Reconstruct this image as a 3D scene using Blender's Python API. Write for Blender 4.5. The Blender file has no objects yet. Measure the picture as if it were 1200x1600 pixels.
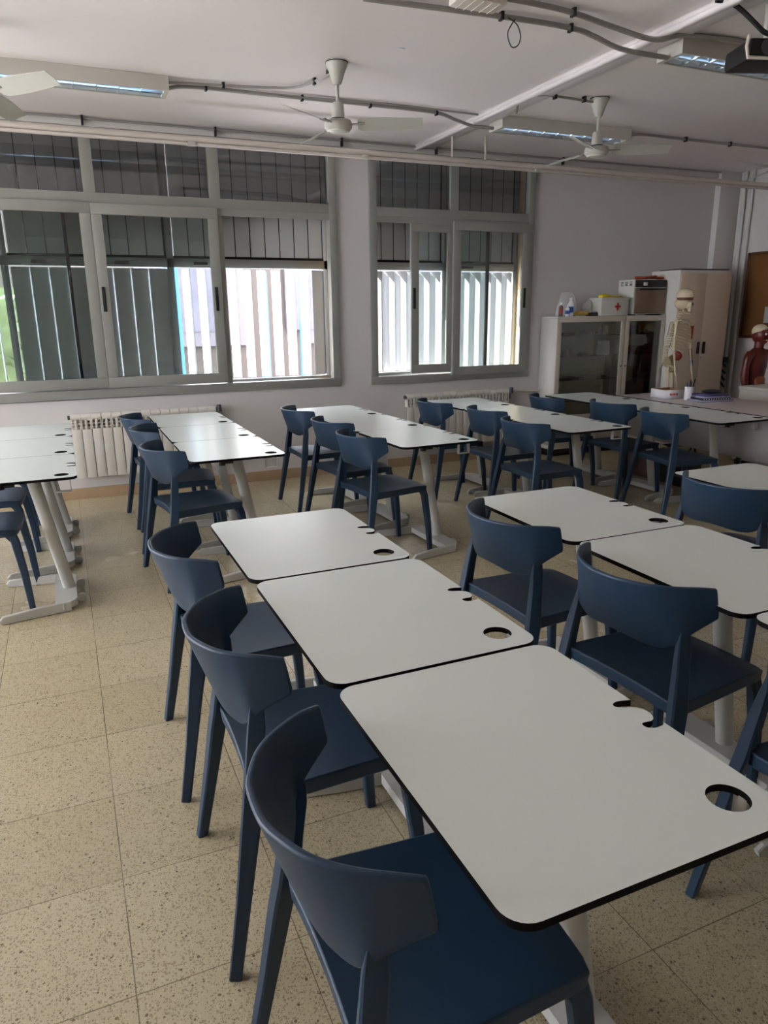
import bpy, bmesh, math, random
from mathutils import Vector, Matrix
C = bpy.context.scene.collection
S = bpy.context.scene
PI = math.pi
random.seed(7)

# ------------------------------------------------------------------ camera
YAW, PITCH, ROLL = math.radians(23.40429865), math.radians(15.45916249), math.radians(0.65547033)
FPX = 1127.557
CAMZ = 1.55
cy, sy, cp, sp = math.cos(YAW), math.sin(YAW), math.cos(PITCH), math.sin(PITCH)
fwd = Vector((sy * cp, cy * cp, -sp)); right = Vector((cy, -sy, 0)); down = fwd.cross(right)
r2 = math.cos(ROLL) * right + math.sin(ROLL) * down
d2 = -math.sin(ROLL) * right + math.cos(ROLL) * down
cam_data = bpy.data.cameras.new('camera'); cam = bpy.data.objects.new('camera', cam_data); C.objects.link(cam)
m = Matrix((r2, -d2, -fwd)).transposed().to_4x4(); m.translation = (0, 0, CAMZ)
cam.matrix_world = m
cam_data.sensor_fit = 'VERTICAL'; cam_data.sensor_height = 24.0; cam_data.sensor_width = 18.0
cam_data.lens = FPX / 1600 * 24.0
cam_data.clip_start = 0.02; cam_data.clip_end = 200
S.camera = cam

# ------------------------------------------------------------------ world, sun, exposure
S.view_settings.view_transform = 'Standard'; S.view_settings.look = 'None'
S.view_settings.gamma = 1.0; S.view_settings.use_curve_mapping = False
S.view_settings.exposure = 2.0
S.cycles.caustics_reflective = False; S.cycles.caustics_refractive = False
w = bpy.data.worlds.new('sky'); S.world = w; w.use_nodes = True
bg = w.node_tree.nodes['Background']
bg.inputs[0].default_value = (0.87, 0.90, 1.0, 1); bg.inputs[1].default_value = 4.2
sun_d = bpy.data.lights.new('sun', 'SUN'); sun = bpy.data.objects.new('sun', sun_d); C.objects.link(sun)
sun_d.energy = 15.0; sun_d.angle = math.radians(0.6); sun_d.color = (1.0, 0.97, 0.93)
sdir = Vector((-0.92, 0.40, 0.80)).normalized()
sun.rotation_euler = sdir.to_track_quat('Z', 'Y').to_euler()
S.cycles.max_bounces = 10; S.cycles.diffuse_bounces = 6; S.cycles.glossy_bounces = 4
S.cycles.transparent_max_bounces = 16; S.cycles.transmission_bounces = 8
S.cycles.sample_clamp_indirect = 6.0
S.cycles.use_denoising = True

# ------------------------------------------------------------------ materials
MATS = {}
def mat(name, col, rough=0.5, metal=0.0, noise=0.0, nscale=20.0, spec=0.5, bump=0.0, bscale=60.0, coat=0.0):
    m = bpy.data.materials.new(name); m.use_nodes = True; nt = m.node_tree; b = nt.nodes['Principled BSDF']
    b.inputs['Roughness'].default_value = rough; b.inputs['Metallic'].default_value = metal
    b.inputs['Specular IOR Level'].default_value = spec; b.inputs['Coat Weight'].default_value = coat
    tc = nt.nodes.new('ShaderNodeTexCoord'); n = nt.nodes.new('ShaderNodeTexNoise')
    n.inputs['Scale'].default_value = nscale; n.inputs['Detail'].default_value = 4
    nt.links.new(tc.outputs['Object'], n.inputs['Vector'])
    mx = nt.nodes.new('ShaderNodeMix'); mx.data_type = 'RGBA'
    a = [max(0, c * (1 - noise)) for c in col]; c2 = [min(1, c * (1 + noise)) for c in col]
    mx.inputs[6].default_value = (*a, 1); mx.inputs[7].default_value = (*c2, 1)
    nt.links.new(n.outputs['Fac'], mx.inputs[0]); nt.links.new(mx.outputs[2], b.inputs['Base Color'])
    if bump > 0:
        n2 = nt.nodes.new('ShaderNodeTexNoise'); n2.inputs['Scale'].default_value = bscale; n2.inputs['Detail'].default_value = 3
        nt.links.new(tc.outputs['Object'], n2.inputs['Vector'])
        bp = nt.nodes.new('ShaderNodeBump'); bp.inputs['Strength'].default_value = bump; bp.inputs['Distance'].default_value = 0.002
        nt.links.new(n2.outputs['Fac'], bp.inputs['Height']); nt.links.new(bp.outputs[0], b.inputs['Normal'])
    MATS[name] = m
    return m

def lin(r, g, b):
    return tuple(((c / 255) / 12.92 if c / 255 <= 0.04045 else ((c / 255 + 0.055) / 1.055) ** 2.4) for c in (r, g, b))

M_WALL = mat('wall_paint', lin(208, 205, 202), 0.75, noise=0.03, nscale=2.0, bump=0.25, bscale=25)
M_CEIL = mat('ceiling_paint', lin(236, 230, 230), 0.85, noise=0.03, nscale=1.2, bump=0.2, bscale=8)
M_OUTWALL = mat('outside_render', lin(222, 190, 150), 0.9, noise=0.05)
M_ALU = mat('grey_aluminium', lin(152, 153, 146), 0.42, 0.25, noise=0.02)
M_SLAT = mat('white_louvre', lin(200, 202, 204), 0.45, noise=0.02)
M_POST = mat('louvre_frame', lin(170, 174, 174), 0.5, noise=0.02)
M_BLACK = mat('black_plastic', lin(18, 18, 20), 0.45, noise=0.1)
M_SEAL_GROOVE = mat('black_seal_and_groove_shade', lin(12, 13, 14), 0.6)
M_BLUE = mat('navy_plastic', lin(26, 54, 78), 0.45, noise=0.03, nscale=6, bump=0.12, bscale=600)
M_TOP = mat('white_laminate', lin(228, 236, 232), 0.30, noise=0.012, nscale=5)
M_CORE = mat('black_laminate_core', lin(5, 5, 6), 0.7, spec=0.15)
M_LEG = mat('pale_powder_coat', lin(200, 200, 194), 0.4, noise=0.02)
M_RADI = mat('radiator_enamel', lin(222, 218, 208), 0.35, noise=0.02)
M_BASE = mat('baseboard_stone', lin(176, 150, 118), 0.4, noise=0.12, nscale=40)
M_PIPE = mat('grey_conduit', lin(150, 146, 142), 0.45, noise=0.04)
M_PIPEW = mat('white_painted_pipe', lin(214, 205, 196), 0.5, noise=0.03)
M_FAN = mat('fan_enamel', lin(190, 189, 180), 0.35, noise=0.02)
M_FIX = mat('fixture_enamel', lin(200, 197, 188), 0.4, noise=0.02)
M_MIRROR = mat('mirror_louvre', lin(222, 234, 246), 0.30, 0.95)
def lampmat(name, col, st):
    m = bpy.data.materials.new(name); m.use_nodes = True; b = m.node_tree.nodes['Principled BSDF']
    b.inputs['Base Color'].default_value = (.9, .9, .9, 1); b.inputs['Emission Color'].default_value = (*col, 1); b.inputs['Emission Strength'].default_value = st
    return m
M_TUBE = lampmat('tube_added_blue_glow', (.45, .72, 1.0), 1.6); M_TUBED = lampmat('tube_added_faint_glow', (.65, .82, 1.0), .35)  # bluish tube glow added to brighten the reflectors
M_CAB = mat('cabinet_enamel', lin(214, 196, 176), 0.45, noise=0.02)
M_CABW = mat('white_cabinet_side', lin(215, 212, 204), 0.45, noise=0.02)
M_CABF = mat('cabinet_frame', lin(204, 196, 182), 0.45, noise=0.02)
M_CABIN = mat('cabinet_inner', lin(206, 210, 192), 0.6, noise=0.03)
M_BONE = mat('bone_plastic', lin(216, 202, 168), 0.5, noise=0.12, nscale=30)
M_RED = mat('red_muscle', lin(150, 34, 30), 0.45, noise=0.25, nscale=40)
M_REDD = mat('dark_red_muscle', lin(98, 34, 24), 0.4, noise=0.4, nscale=25)
M_ORG = mat('organ_brown', lin(70, 22, 24), 0.35, noise=0.4, nscale=30)
M_GUT = mat('abdomen_orange', lin(150, 86, 48), 0.45, noise=0.3, nscale=30)
M_BLUEP = mat('blue_paint', lin(40, 96, 168), 0.5)
M_CORK = mat('cork', lin(140, 92, 46), 0.9, noise=0.25, nscale=120, bump=0.4, bscale=300)
M_WOOD = mat('brown_wood_frame', lin(104, 58, 34), 0.5, noise=0.15)
M_PAPER = mat('white_paper', lin(228, 228, 232), 0.8)
M_CARD = mat('cardboard', lin(160, 118, 74), 0.85, noise=0.08)
M_YEL = mat('yellow_cloth', lin(232, 212, 40), 0.9, noise=0.1)
M_TAN = mat('tan_glove', lin(196, 160, 70), 0.8, noise=0.1)
M_CROSS = mat('red_cross_red', lin(200, 30, 36), 0.5)
M_OVEN = mat('oven_white', lin(208, 208, 200), 0.35)
M_OVENDOOR = mat('brushed_brown_metal', lin(128, 108, 92), 0.3, 0.6, noise=0.08, nscale=12)
M_PURPLE = mat('purple_cover', lin(66, 60, 104), 0.5)
M_LILAC = mat('lilac_cover', lin(160, 160, 188), 0.5)
M_TDESK = mat('teacher_desk_laminate', lin(214, 202, 200), 0.3, noise=0.01)
M_PANEL = mat('grey_modesty_panel', lin(176, 172, 172), 0.55, noise=0.02)
M_LEAF = mat('hedge_leaf', lin(74, 88, 54), 0.6, noise=0.5, nscale=10)
M_GROUND = mat('outside_concrete', lin(184, 184, 184), 0.9, noise=0.1, nscale=1)
M_BUILD = mat('tan_facade', lin(62, 54, 50), 0.9, noise=0.1, nscale=1)
M_BUILD2 = mat('pale_facade_panel', lin(84, 78, 84), 0.9, noise=0.05)
M_BLUEX = mat('bright_blue_paint', lin(30, 110, 200), 0.5)
M_GREYD = mat('dark_grey_item', lin(60, 60, 62), 0.5, noise=0.1)
M_ORANGE = mat('orange_red_cord', lin(176, 70, 40), 0.6, noise=0.1)
M_BROWNBK = mat('brown_box_stack', lin(96, 70, 60), 0.6, noise=0.2)
M_BASK = mat('wicker', lin(176, 130, 80), 0.8, noise=0.3, nscale=80)
M_VIOLET = mat('violet_mural', lin(76, 72, 84), 0.8, noise=0.4, nscale=4)

def glassmat(name, col, rough=0.0, trans=0.75, gl=0.12):
    m = bpy.data.materials.new(name); m.use_nodes = True; nt = m.node_tree; nt.nodes.clear()
    o = nt.nodes.new('ShaderNodeOutputMaterial'); t = nt.nodes.new('ShaderNodeBsdfTransparent'); g = nt.nodes.new('ShaderNodeBsdfGlossy')
    t.inputs[0].default_value = (*col, 1); g.inputs['Roughness'].default_value = rough
    lw = nt.nodes.new('ShaderNodeFresnel'); lw.inputs[0].default_value = 1.5
    ma = nt.nodes.new('ShaderNodeMath'); ma.operation = 'MULTIPLY_ADD'; ma.inputs[1].default_value = 0.9; ma.inputs[2].default_value = gl
    mi = nt.nodes.new('ShaderNodeMixShader')
    nt.links.new(lw.outputs[0], ma.inputs[0]); nt.links.new(ma.outputs[0], mi.inputs[0])
    nt.links.new(t.outputs[0], mi.inputs[1]); nt.links.new(g.outputs[0], mi.inputs[2]); nt.links.new(mi.outputs[0], o.inputs[0])
    return m
M_GLASS = glassmat('green_tinted_glass', (0.90, 0.94, 0.93), gl=0.02)
M_GLASSC = glassmat('cabinet_glass', (0.86, 0.89, 0.86), gl=0.02)
M_GLASSUP = glassmat('clear_window_glass', (0.80, 0.82, 0.84), gl=0.05)
M_BAG = mat('clear_plastic_bag', lin(250, 246, 250), 0.35, noise=0.25, nscale=25)
M_BAG.node_tree.nodes['Principled BSDF'].inputs['Alpha'].default_value = 0.45

def floor_mat():
    m = bpy.data.materials.new('terrazzo_tiles'); m.use_nodes = True; nt = m.node_tree; b = nt.nodes['Principled BSDF']
    L = nt.links.new
    def nd(t): return nt.nodes.new(t)
    def math_(op, a, b_=None, c=None):
        n = nd('ShaderNodeMath'); n.operation = op
        for i, v in enumerate((a, b_, c)):
            if v is None: continue
            if isinstance(v, (int, float)): n.inputs[i].default_value = v
            else: L(v, n.inputs[i])
        return n.outputs[0]
    tc = nd('ShaderNodeTexCoord'); sx = nd('ShaderNodeSeparateXYZ'); L(tc.outputs['Object'], sx.inputs[0])
    x = math_('MULTIPLY_ADD', sx.outputs[0], 2.5, 0.04); y = math_('MULTIPLY_ADD', sx.outputs[1], 2.5, -0.6725)
    def edge(v):
        f = math_('FRACT', math_('ADD', v, 100.0)); return math_('MINIMUM', f, math_('SUBTRACT', 1.0, f))
    n0 = nd('ShaderNodeTexNoise'); n0.inputs['Scale'].default_value = 2.3; L(tc.outputs['Object'], n0.inputs['Vector'])
    wid = math_('MULTIPLY_ADD', n0.outputs['Fac'], 0.010, -0.0015)
    e = math_('MINIMUM', edge(x), edge(y))
    jt = math_('LESS_THAN', e, wid)
    # tile tone
    cx = math_('FLOOR', math_('ADD', x, 100.0)); cyy = math_('FLOOR', math_('ADD', y, 100.0))
    cb = nd('ShaderNodeCombineXYZ'); L(cx, cb.inputs[0]); L(cyy, cb.inputs[1])
    wn = nd('ShaderNodeTexWhiteNoise'); L(cb.outputs[0], wn.inputs[0])
    # chips
    def chips(scale, thr, dist=1.0):
        mp = nd('ShaderNodeMapping'); mp.inputs['Scale'].default_value = (1, 1.0, 1); L(tc.outputs['Object'], mp.inputs[0])
        v = nd('ShaderNodeTexVoronoi'); v.inputs['Scale'].default_value = scale; L(mp.outputs[0], v.inputs['Vector'])
        s = nd('ShaderNodeSeparateColor'); L(v.outputs['Color'], s.inputs[0])
        a = math_('LESS_THAN', s.outputs[0], thr)
        d = math_('LESS_THAN', v.outputs['Distance'], math_('MULTIPLY_ADD', s.outputs[1], 0.25 * dist, 0.22 * dist))
        return math_('MULTIPLY', a, d)
    c1 = chips(130, 0.6); c2 = chips(210, 0.55); c3 = chips(110, 0.05); c4 = chips(190, 0.35)
    def mix(f, a, b_):
        n = nd('ShaderNodeMix'); n.data_type = 'RGBA'
        if isinstance(f, (int, float)): n.inputs[0].default_value = f
        else: L(f, n.inputs[0])
        for i, v in ((6, a), (7, b_)):
            if isinstance(v, tuple): n.inputs[i].default_value = (*v, 1)
            else: L(v, n.inputs[i])
        return n.outputs[2]
    base = mix(wn.outputs[0], lin(194, 183, 150), lin(204, 193, 161))
    nz = nd('ShaderNodeTexNoise'); nz.inputs['Scale'].default_value = 1.6; nz.inputs['Detail'].default_value = 5; L(tc.outputs['Object'], nz.inputs['Vector'])
    col = mix(math_('MULTIPLY', nz.outputs['Fac'], 0.35), base, lin(176, 160, 130))
    col = mix(math_('MULTIPLY', c4, 0.55), col, lin(220, 212, 190))
    col = mix(math_('MULTIPLY', c1, 0.65), col, lin(142, 126, 98))
    col = mix(math_('MULTIPLY', c2, 0.65), col, lin(128, 112, 88))
    col = mix(math_('MULTIPLY', c3, 0.75), col, lin(84, 62, 46))
    col = mix(math_('MULTIPLY', jt, 0.75), col, lin(88, 76, 60))
    L(col, b.inputs['Base Color'])
    b.inputs['Roughness'].default_value = 0.27
    rn = math_('MULTIPLY_ADD', nz.outputs['Fac'], 0.08, 0.22); L(rn, b.inputs['Roughness'])
    return m
M_FLOOR = floor_mat()

# ------------------------------------------------------------------ helpers
class MB:
    def __init__(s): s.v = []; s.f = []; s.mi = []; s.cur = 0
    def add(s, vs, fs):
        o = len(s.v); s.v += [tuple(p) for p in vs]
        for f in fs: s.f.append([i + o for i in f]); s.mi.append(s.cur)
        return s
    def box(s, x0, y0, z0, x1, y1, z1, M=None, b=0.0):
        if b > 0: return s.bbox(x0, y0, z0, x1, y1, z1, b, M)
        vs = [(x, y, z) for z in (z0, z1) for y in (y0, y1) for x in (x0, x1)]
        if M: vs = [M @ Vector(p) for p in vs]
        return s.add(vs, [(0, 2, 3, 1), (4, 5, 7, 6), (0, 1, 5, 4), (2, 6, 7, 3), (0, 4, 6, 2), (1, 3, 7, 5)])
    def bbox(s, x0, y0, z0, x1, y1, z1, b, M=None):
        bm = bmesh.new(); bmesh.ops.create_cube(bm, size=1)
        for v in bm.verts: v.co = Vector(((x0 + x1) / 2 + v.co.x * (x1 - x0), (y0 + y1) / 2 + v.co.y * (y1 - y0), (z0 + z1) / 2 + v.co.z * (z1 - z0)))
        bmesh.ops.bevel(bm, geom=list(bm.edges), offset=b, segments=2, affect='EDGES', profile=0.6)
        if M: bm.transform(M)
        return s.bm(bm)
    def bm(s, bm):
        bm.verts.index_update(); s.add([v.co[:] for v in bm.verts], [[v.index for v in f.verts] for f in bm.faces]); bm.free(); return s
    def loft(s, rings, cap=True, closed=True):
        n = len(rings[0]); vs = [p for r in rings for p in r]; fs = []
        for i in range(len(rings) - 1):
            for j in range(n if closed else n - 1):
                k = (j + 1) % n; fs.append((i * n + j, i * n + k, (i + 1) * n + k, (i + 1) * n + j))
        if cap: fs.append(tuple(range(n))[::-1]); fs.append(tuple((len(rings) - 1) * n + j for j in range(n)))
        return s.add(vs, fs)
    def tube(s, pts, r, n=10, cap=True, sy=1.0, up=None):
        pts = [Vector(p) for p in pts]; rings = []; prev = None
        for i, p in enumerate(pts):
            d = (pts[min(i + 1, len(pts) - 1)] - pts[max(i - 1, 0)]).normalized()
            a = Vector(up) if up else (prev if prev else (Vector((0, 0, 1)) if abs(d.z) < 0.9 else Vector((0, 1, 0))))
            a = (a - d * a.dot(d)).normalized(); prev = a; bb = d.cross(a)
            rr = r[i] if isinstance(r, (list, tuple)) else r
            rings.append([p + a * (rr * math.cos(t)) + bb * (rr * sy * math.sin(t)) for t in (2 * PI * k / n for k in range(n))])
        return s.loft(rings, cap)
    def bar(s, pts, sizes, up=(0, 1, 0), bev=0.15):
        """rounded rectangular bar; sizes = (across side, along up)"""
        pts = [Vector(p) for p in pts]; rings = []
        for i, p in enumerate(pts):
            d = (pts[min(i + 1, len(pts) - 1)] - pts[max(i - 1, 0)]).normalized()
            a = Vector(up); a = (a - d * a.dot(d)).normalized(); b_ = d.cross(a)
            w_, h_ = sizes[i] if isinstance(sizes, list) else sizes
            q = min(w_, h_) * bev
            pr = [(w_ / 2 - q, h_ / 2), (w_ / 2, h_ / 2 - q), (w_ / 2, -h_ / 2 + q), (w_ / 2 - q, -h_ / 2), (-w_ / 2 + q, -h_ / 2), (-w_ / 2, -h_ / 2 + q), (-w_ / 2, h_ / 2 - q), (-w_ / 2 + q, h_ / 2)]
            rings.append([p + b_ * u + a * v for u, v in pr])
        return s.loft(rings)
    def lathe(s, prof, c=(0, 0, 0), n=24, ax=None):
        rings = [[(c[0] + r * math.cos(2 * PI * k / n), c[1] + r * math.sin(2 * PI * k / n), c[2] + z) for k in range(n)] for r, z in prof]
        return s.loft(rings)
    def sph(s, c, r, n=10, sc=(1, 1, 1), M=None):
        bm = bmesh.new(); bmesh.ops.create_uvsphere(bm, u_segments=n * 2, v_segments=n, radius=r)
        for v in bm.verts: v.co = Vector((v.co.x * sc[0], v.co.y * sc[1], v.co.z * sc[2]))
        if M: bm.transform(M)
        for v in bm.verts: v.co += Vector(c)
        return s.bm(bm)
    def build(s, name, ms, parent=None, smooth=True, angle=40, xf=None):
        me = bpy.data.meshes.new(name); me.from_pydata([tuple(p) for p in s.v], [], s.f)
        if xf: me.transform(xf)
        ms = ms if isinstance(ms, (list, tuple)) else [ms]
        for mm in ms: me.materials.append(mm)
        for p, i in zip(me.polygons, s.mi): p.material_index = i
        bm = bmesh.new(); bm.from_mesh(me); bmesh.ops.recalc_face_normals(bm, faces=bm.faces)
        for e in bm.edges:
            if len(e.link_faces) == 2 and e.calc_face_angle(0) > math.radians(angle): e.smooth = False
        bm.to_mesh(me); bm.free()
        if smooth:
            for p in me.polygons: p.use_smooth = True
        o = bpy.data.objects.new(name, me); C.objects.link(o)
        if parent: o.parent = parent
        return o

def tag(o, label, cat, group=None, kind=None):
    if label: o['label'] = label
    if cat: o['category'] = cat
    if group: o['group'] = group
    if kind: o['kind'] = kind
    return o
def thing(name, loc, rz, label, cat, group=None):
    o = bpy.data.objects.new(name, None); o.empty_display_size = 0.1; C.objects.link(o)
    o.location = loc; o.rotation_euler = (0, 0, rz); return tag(o, label, cat, group)
def struct(o): o['kind'] = 'structure'; return o
def dup(root, loc, rz, label, group=None):
    r = root.copy(); C.objects.link(r); r.location = loc; r.rotation_euler = (0, 0, rz); r['label'] = label
    if group: r['group'] = group
    for ch in list(root.children):
        c = ch.copy(); C.objects.link(c); c.parent = r
        for g in list(ch.children):
            d = g.copy(); C.objects.link(d); d.parent = c
    return r
def bez(pts, n=8):
    """Catmull-Rom through the points"""
    out = []; P = [Vector(p) for p in pts]
    for i in range(len(P) - 1):
        p0, p1, p2, p3 = P[max(i - 1, 0)], P[i], P[i + 1], P[min(i + 2, len(P) - 1)]
        for k in range(n):
            t = k / n
            out.append(0.5 * ((2 * p1) + (p2 - p0) * t + (2 * p0 - 5 * p1 + 4 * p2 - p3) * t * t + (3 * p1 - p0 - 3 * p2 + p3) * t ** 3))
    out.append(P[-1]); return out

# ------------------------------------------------------------------ room shell
WY = 6.70; WT = 0.28; CZ = 3.05
XL, XR, YB = -4.4, 7.40, -3.2
W1 = (-2.73, 2.452, 0.868, 3.0); W2 = (2.775, 4.618, 0.86, 3.0)
struct(MB().box(XL - .2, YB - .2, -.12, XR + .2, WY + WT, 0).build('floor', M_FLOOR, smooth=False))
struct(MB().box(XL - .2, YB - .2, CZ, XR + .2, WY + WT, CZ + .15).build('ceiling', M_CEIL, smooth=False))
b = MB()
for x0, x1, z0, z1 in ((XL, XR, 0, .86), (XL, XR, 3.0, CZ), (XL, W1[0], .86, 3.0), (W1[1], W2[0], .86, 3.0), (W2[1], XR, .86, 3.0)):
    b.box(x0, WY, z0, x1, WY + WT - .02, z1)
b.cur = 1
for x0, x1, z0, z1 in ((XL, XR, 0, .84), (XL, XR, 3.02, CZ), (XL, W1[0] - .02, .84, 3.02), (W1[1] + .02, W2[0] - .02, .84, 3.02), (W2[1] + .02, XR, .84, 3.02)):
    b.box(x0, WY + WT - .02, z0, x1, WY + WT, z1)
struct(b.build('wall_back', [M_WALL, M_OUTWALL], smooth=False))
struct(MB().box(XR, YB, 0, XR + .2, WY + WT, CZ).build('wall_right', M_WALL, smooth=False))
# left wall with unseen window openings added for fill light; closed wall behind camera
b = MB()
b.box(XL - .2, YB, 0, XL, WY + WT, .5).box(XL - .2, YB, 2.8, XL, WY + WT, CZ)
for y0, y1 in ((YB, 1.9), (4.0, 4.2), (6.2, WY + WT)): b.box(XL - .2, y0, .5, XL, y1, 2.8)
struct(b.build('wall_left', M_WALL, smooth=False))
b = MB()
b.box(XL - .2, YB - .2, 0, XR + .2, YB, 1.0).box(XL - .2, YB - .2, 2.85, XR + .2, YB, CZ)
for x0, x1 in ((XL - .2, XR + .2),): b.box(x0, YB - .2, 1.0, x1, YB, 2.85)
struct(b.build('wall_front', M_WALL, smooth=False))
for k, (x0, y0, x1, y1) in enumerate(((XL - .12, 1.9, XL - .08, 4.0), (XL - .12, 4.2, XL - .08, 6.2))):
    b = MB(); z0, z1 = (.5, 2.8) if k < 2 else (1.0, 2.85)
    lx, ly = x1 - x0, y1 - y0
    for i in range(4):
        t0 = i / 3
        if lx > ly:
            xx = x0 + t0 * (lx - .06); b.box(xx, y0, z0, xx + .06, y1, z1)
        else:
            yy = y0 + t0 * (ly - .06); b.box(x0, yy, z0, x1, yy + .06, z1)
    b.box(x0, y0, z0, x1, y1, z0 + .06).box(x0, y0, z1 - .06, x1, y1, z1)
    struct(b.build('window_%d' % (3 + k), M_ALU, smooth=False))  # frames for the openings added on the unseen left wall
struct(MB().box(XL, WY - .014, 0, XR, WY, .095, b=.003).build('baseboard_back', M_BASE))
struct(MB().box(XR - .014, YB, 0, XR, WY, .095, b=.003).build('baseboard_right', M_BASE))
# shallow pier in the corner of the room
struct(MB().box(7.09, 6.62, 0, 7.40, 6.70, CZ, b=.004).build('trim_1', M_WALL))
# ceiling beam cover running away from the camera
struct(MB().box(3.23, YB, 3.025, 3.42, WY, CZ).box(3.235, YB, 3.005, 3.28, WY, 3.03).build('trim_2', M_CEIL))
# strip along the head of the window wall
struct(MB().box(XL, 6.66, 2.985, XR - .31, 6.70, 3.03, b=.004).build('trim_3', M_WALL))

# ------------------------------------------------------------------ windows
def frame_rect(b, x0, x1, z0, z1, t, y0, y1, tt=None, tb=None):
    tt = tt or t; tb = tb or t
    b.box(x0, y0, z0, x1, y1, z0 + tb, b=.004).box(x0, y0, z1 - tt, x1, y1, z1, b=.004)
    b.box(x0, y0, z0 + tb, x0 + t, y1, z1 - tt, b=.004).box(x1 - t, y0, z0 + tb, x1, y1, z1 - tt, b=.004)
def window(idx, W, mull, sashes, rear, strip):
    root = thing('window_%d' % idx, ((W[0] + W[1]) / 2, WY, W[2]), 0, None, None); root['kind'] = 'structure'
    inv = Matrix.Translation(-root.location)
    y0, y1 = 6.672, 6.76
    b = MB(); x0, x1, z0, z1 = W
    frame_rect(b, x0, x1, z0, z1, .075, y0, y1)
    b.box(x0 + .06, y0 + .004, 2.425, x1 - .06, y1, 2.505, b=.004)
    for xm in mull: b.box(xm - .045, y0 + .004, 2.50, xm + .045, y1, z1 - .06, b=.004)
    b.box(x0 + .06, y0 + .01, 2.37, x1 - .06, y0 + .03, 2.43)
    b.build('frame', M_ALU, root, xf=inv)
    g = MB(); xs = [x0 + .06] + list(mull) + [x1 - .06]
    for a, c in zip(xs[:-1], xs[1:]): g.box(a + .03, 6.715, 2.49, c - .03, 6.72, z1 - .05)
    g.build('upper_pane', M_GLASSUP, root, smooth=False, xf=inv)
    for (a, c, zb, zt, ys, hl, hr) in sashes:
        s_ = MB(); frame_rect(s_, a, c, zb, zt, .085, ys, ys + .035)
        so = s_.build('sash', M_ALU, root, xf=inv)
        MB().box(a + .08, ys + .012, zb + .07, c - .08, ys + .018, zt - .07).build('pane', M_GLASS, so, smooth=False, xf=inv)
        for xh, on in ((a + .035, hl), (c - .05, hr)):
            if on: MB().box(xh - .014, ys - .006, 1.58, xh + .014, ys + .004, 1.78, b=.005).build('handle', M_BLACK, so, xf=inv)
    for (a, c, zb, zt) in rear:
        s_ = MB(); s_.box(a, 6.725, zb, c, 6.73, zt)
        s_.build('rear_pane', M_GLASS, root, smooth=False, xf=inv)
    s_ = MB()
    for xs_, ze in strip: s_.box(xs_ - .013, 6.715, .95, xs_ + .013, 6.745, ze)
    s_.build('seal', M_SEAL_GROOVE, root, xf=inv)
    return root
window(1, W1, (-1.65, -.65, .35, 1.352), [(-.76, .335, .955, 2.43, 6.655, 0, 0), (.337, 1.355, .955, 2.425, 6.655, 1, 1)],
       [(-1.0, .12, 1.0, 2.36)], [(.13, 2.36)])
window(2, W2, (3.68,), [(3.215, 3.70, .95, 2.385, 6.69, 1, 0), (3.665, 4.562, .915, 2.405, 6.652, 0, 1)],
       [(3.6, 4.09, 1.0, 2.36)], [(4.10, 2.34)])
# extra jamb post beside the open part of window 1
struct(MB().box(1.36, 6.69, .94, 1.405, 6.75, 2.43, b=.004).build('trim_4', M_ALU))

# ------------------------------------------------------------------ outside louvre screens
def slat_mesh(h, up=0):
    b = MB()
    if up: pr = [(-.065, -.004), (-.030, -.007), (.030, -.007), (.060, -.004), (.061, .002), (.03, -.002), (-.065, -.001)]
    else: pr = [(-.065, -.004), (-.030, -.007), (.030, -.007), (.060, -.004), (.061, .004), (.078, .005), (.078, .008), (.056, .008), (.054, -.001), (.0, -.004), (-.065, -.001)]
    b.loft([[(x, y, z) for x, y in pr] for z in (0, h)])
    if up: b.cur = 1; b.box(.054, .0015, 0, .105, .0035, h)  # black lip paints in the dark groove between shut slats
    return b
YS = 6.93
def wide(row, a): return 1.0
def louvre(name, x0, x1, posts, label, plan):
    root = thing(name, ((x0 + x1) / 2, YS, .92), 0, label, 'louvred screen', 'louvred sun screens outside the windows')
    inv = Matrix.Translation(-root.location)
    b = MB()
    b.box(x0, YS - .03, .90, x1, YS + .03, .955).box(x0, YS - .03, 1.955, x1, YS + .03, 2.03).box(x0, YS - .03, 2.97, x1, YS + .03, 3.03)
    for p in posts: b.box(p - .028, YS - .03, .955, p + .028, YS + .03, 2.97)
    b.build('screen_frame', M_POST, root, xf=inv)
    lo = slat_mesh(.975).build('slat', [M_SLAT, M_SEAL_GROOVE], root); up = slat_mesh(.915, 1).build('slat', [M_SLAT, M_SEAL_GROOVE], root)
    first = [True, True]
    for (xa, xb, row, ang) in plan:
        n = max(1, round((xb - xa) / .134)); p = (xb - xa) / n
        for i in range(n):
            src = up if row else lo
            if first[row]: o = src; first[row] = False
            else: o = src.copy(); C.objects.link(o); o.parent = root
            a = ang(i, n) if callable(ang) else ang
            o.location = Vector((xa + (i + .5) * p, YS, 2.04 if row else .968)) - root.location
            o.rotation_euler = (0, 0, math.radians(a) + random.uniform(-.01, .01)); o.scale = (p * wide(row, a) / .134, 1, 1)
    MB().box(x0 + .03, YS - .016, 2.03, x1 - .03, YS - .008, 2.052).build('black_gap_strip', M_SEAL_GROOVE, root, xf=inv)  # black strip added to hide the bright gap between slat rows
    h = MB()
    for p in posts[1:-1]: h.box(p + .2, YS - .06, 1.975, p + .32, YS - .03, 2.0, b=.004)
    h.build('catch', M_BLACK, root, xf=inv)
    return root
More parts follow.
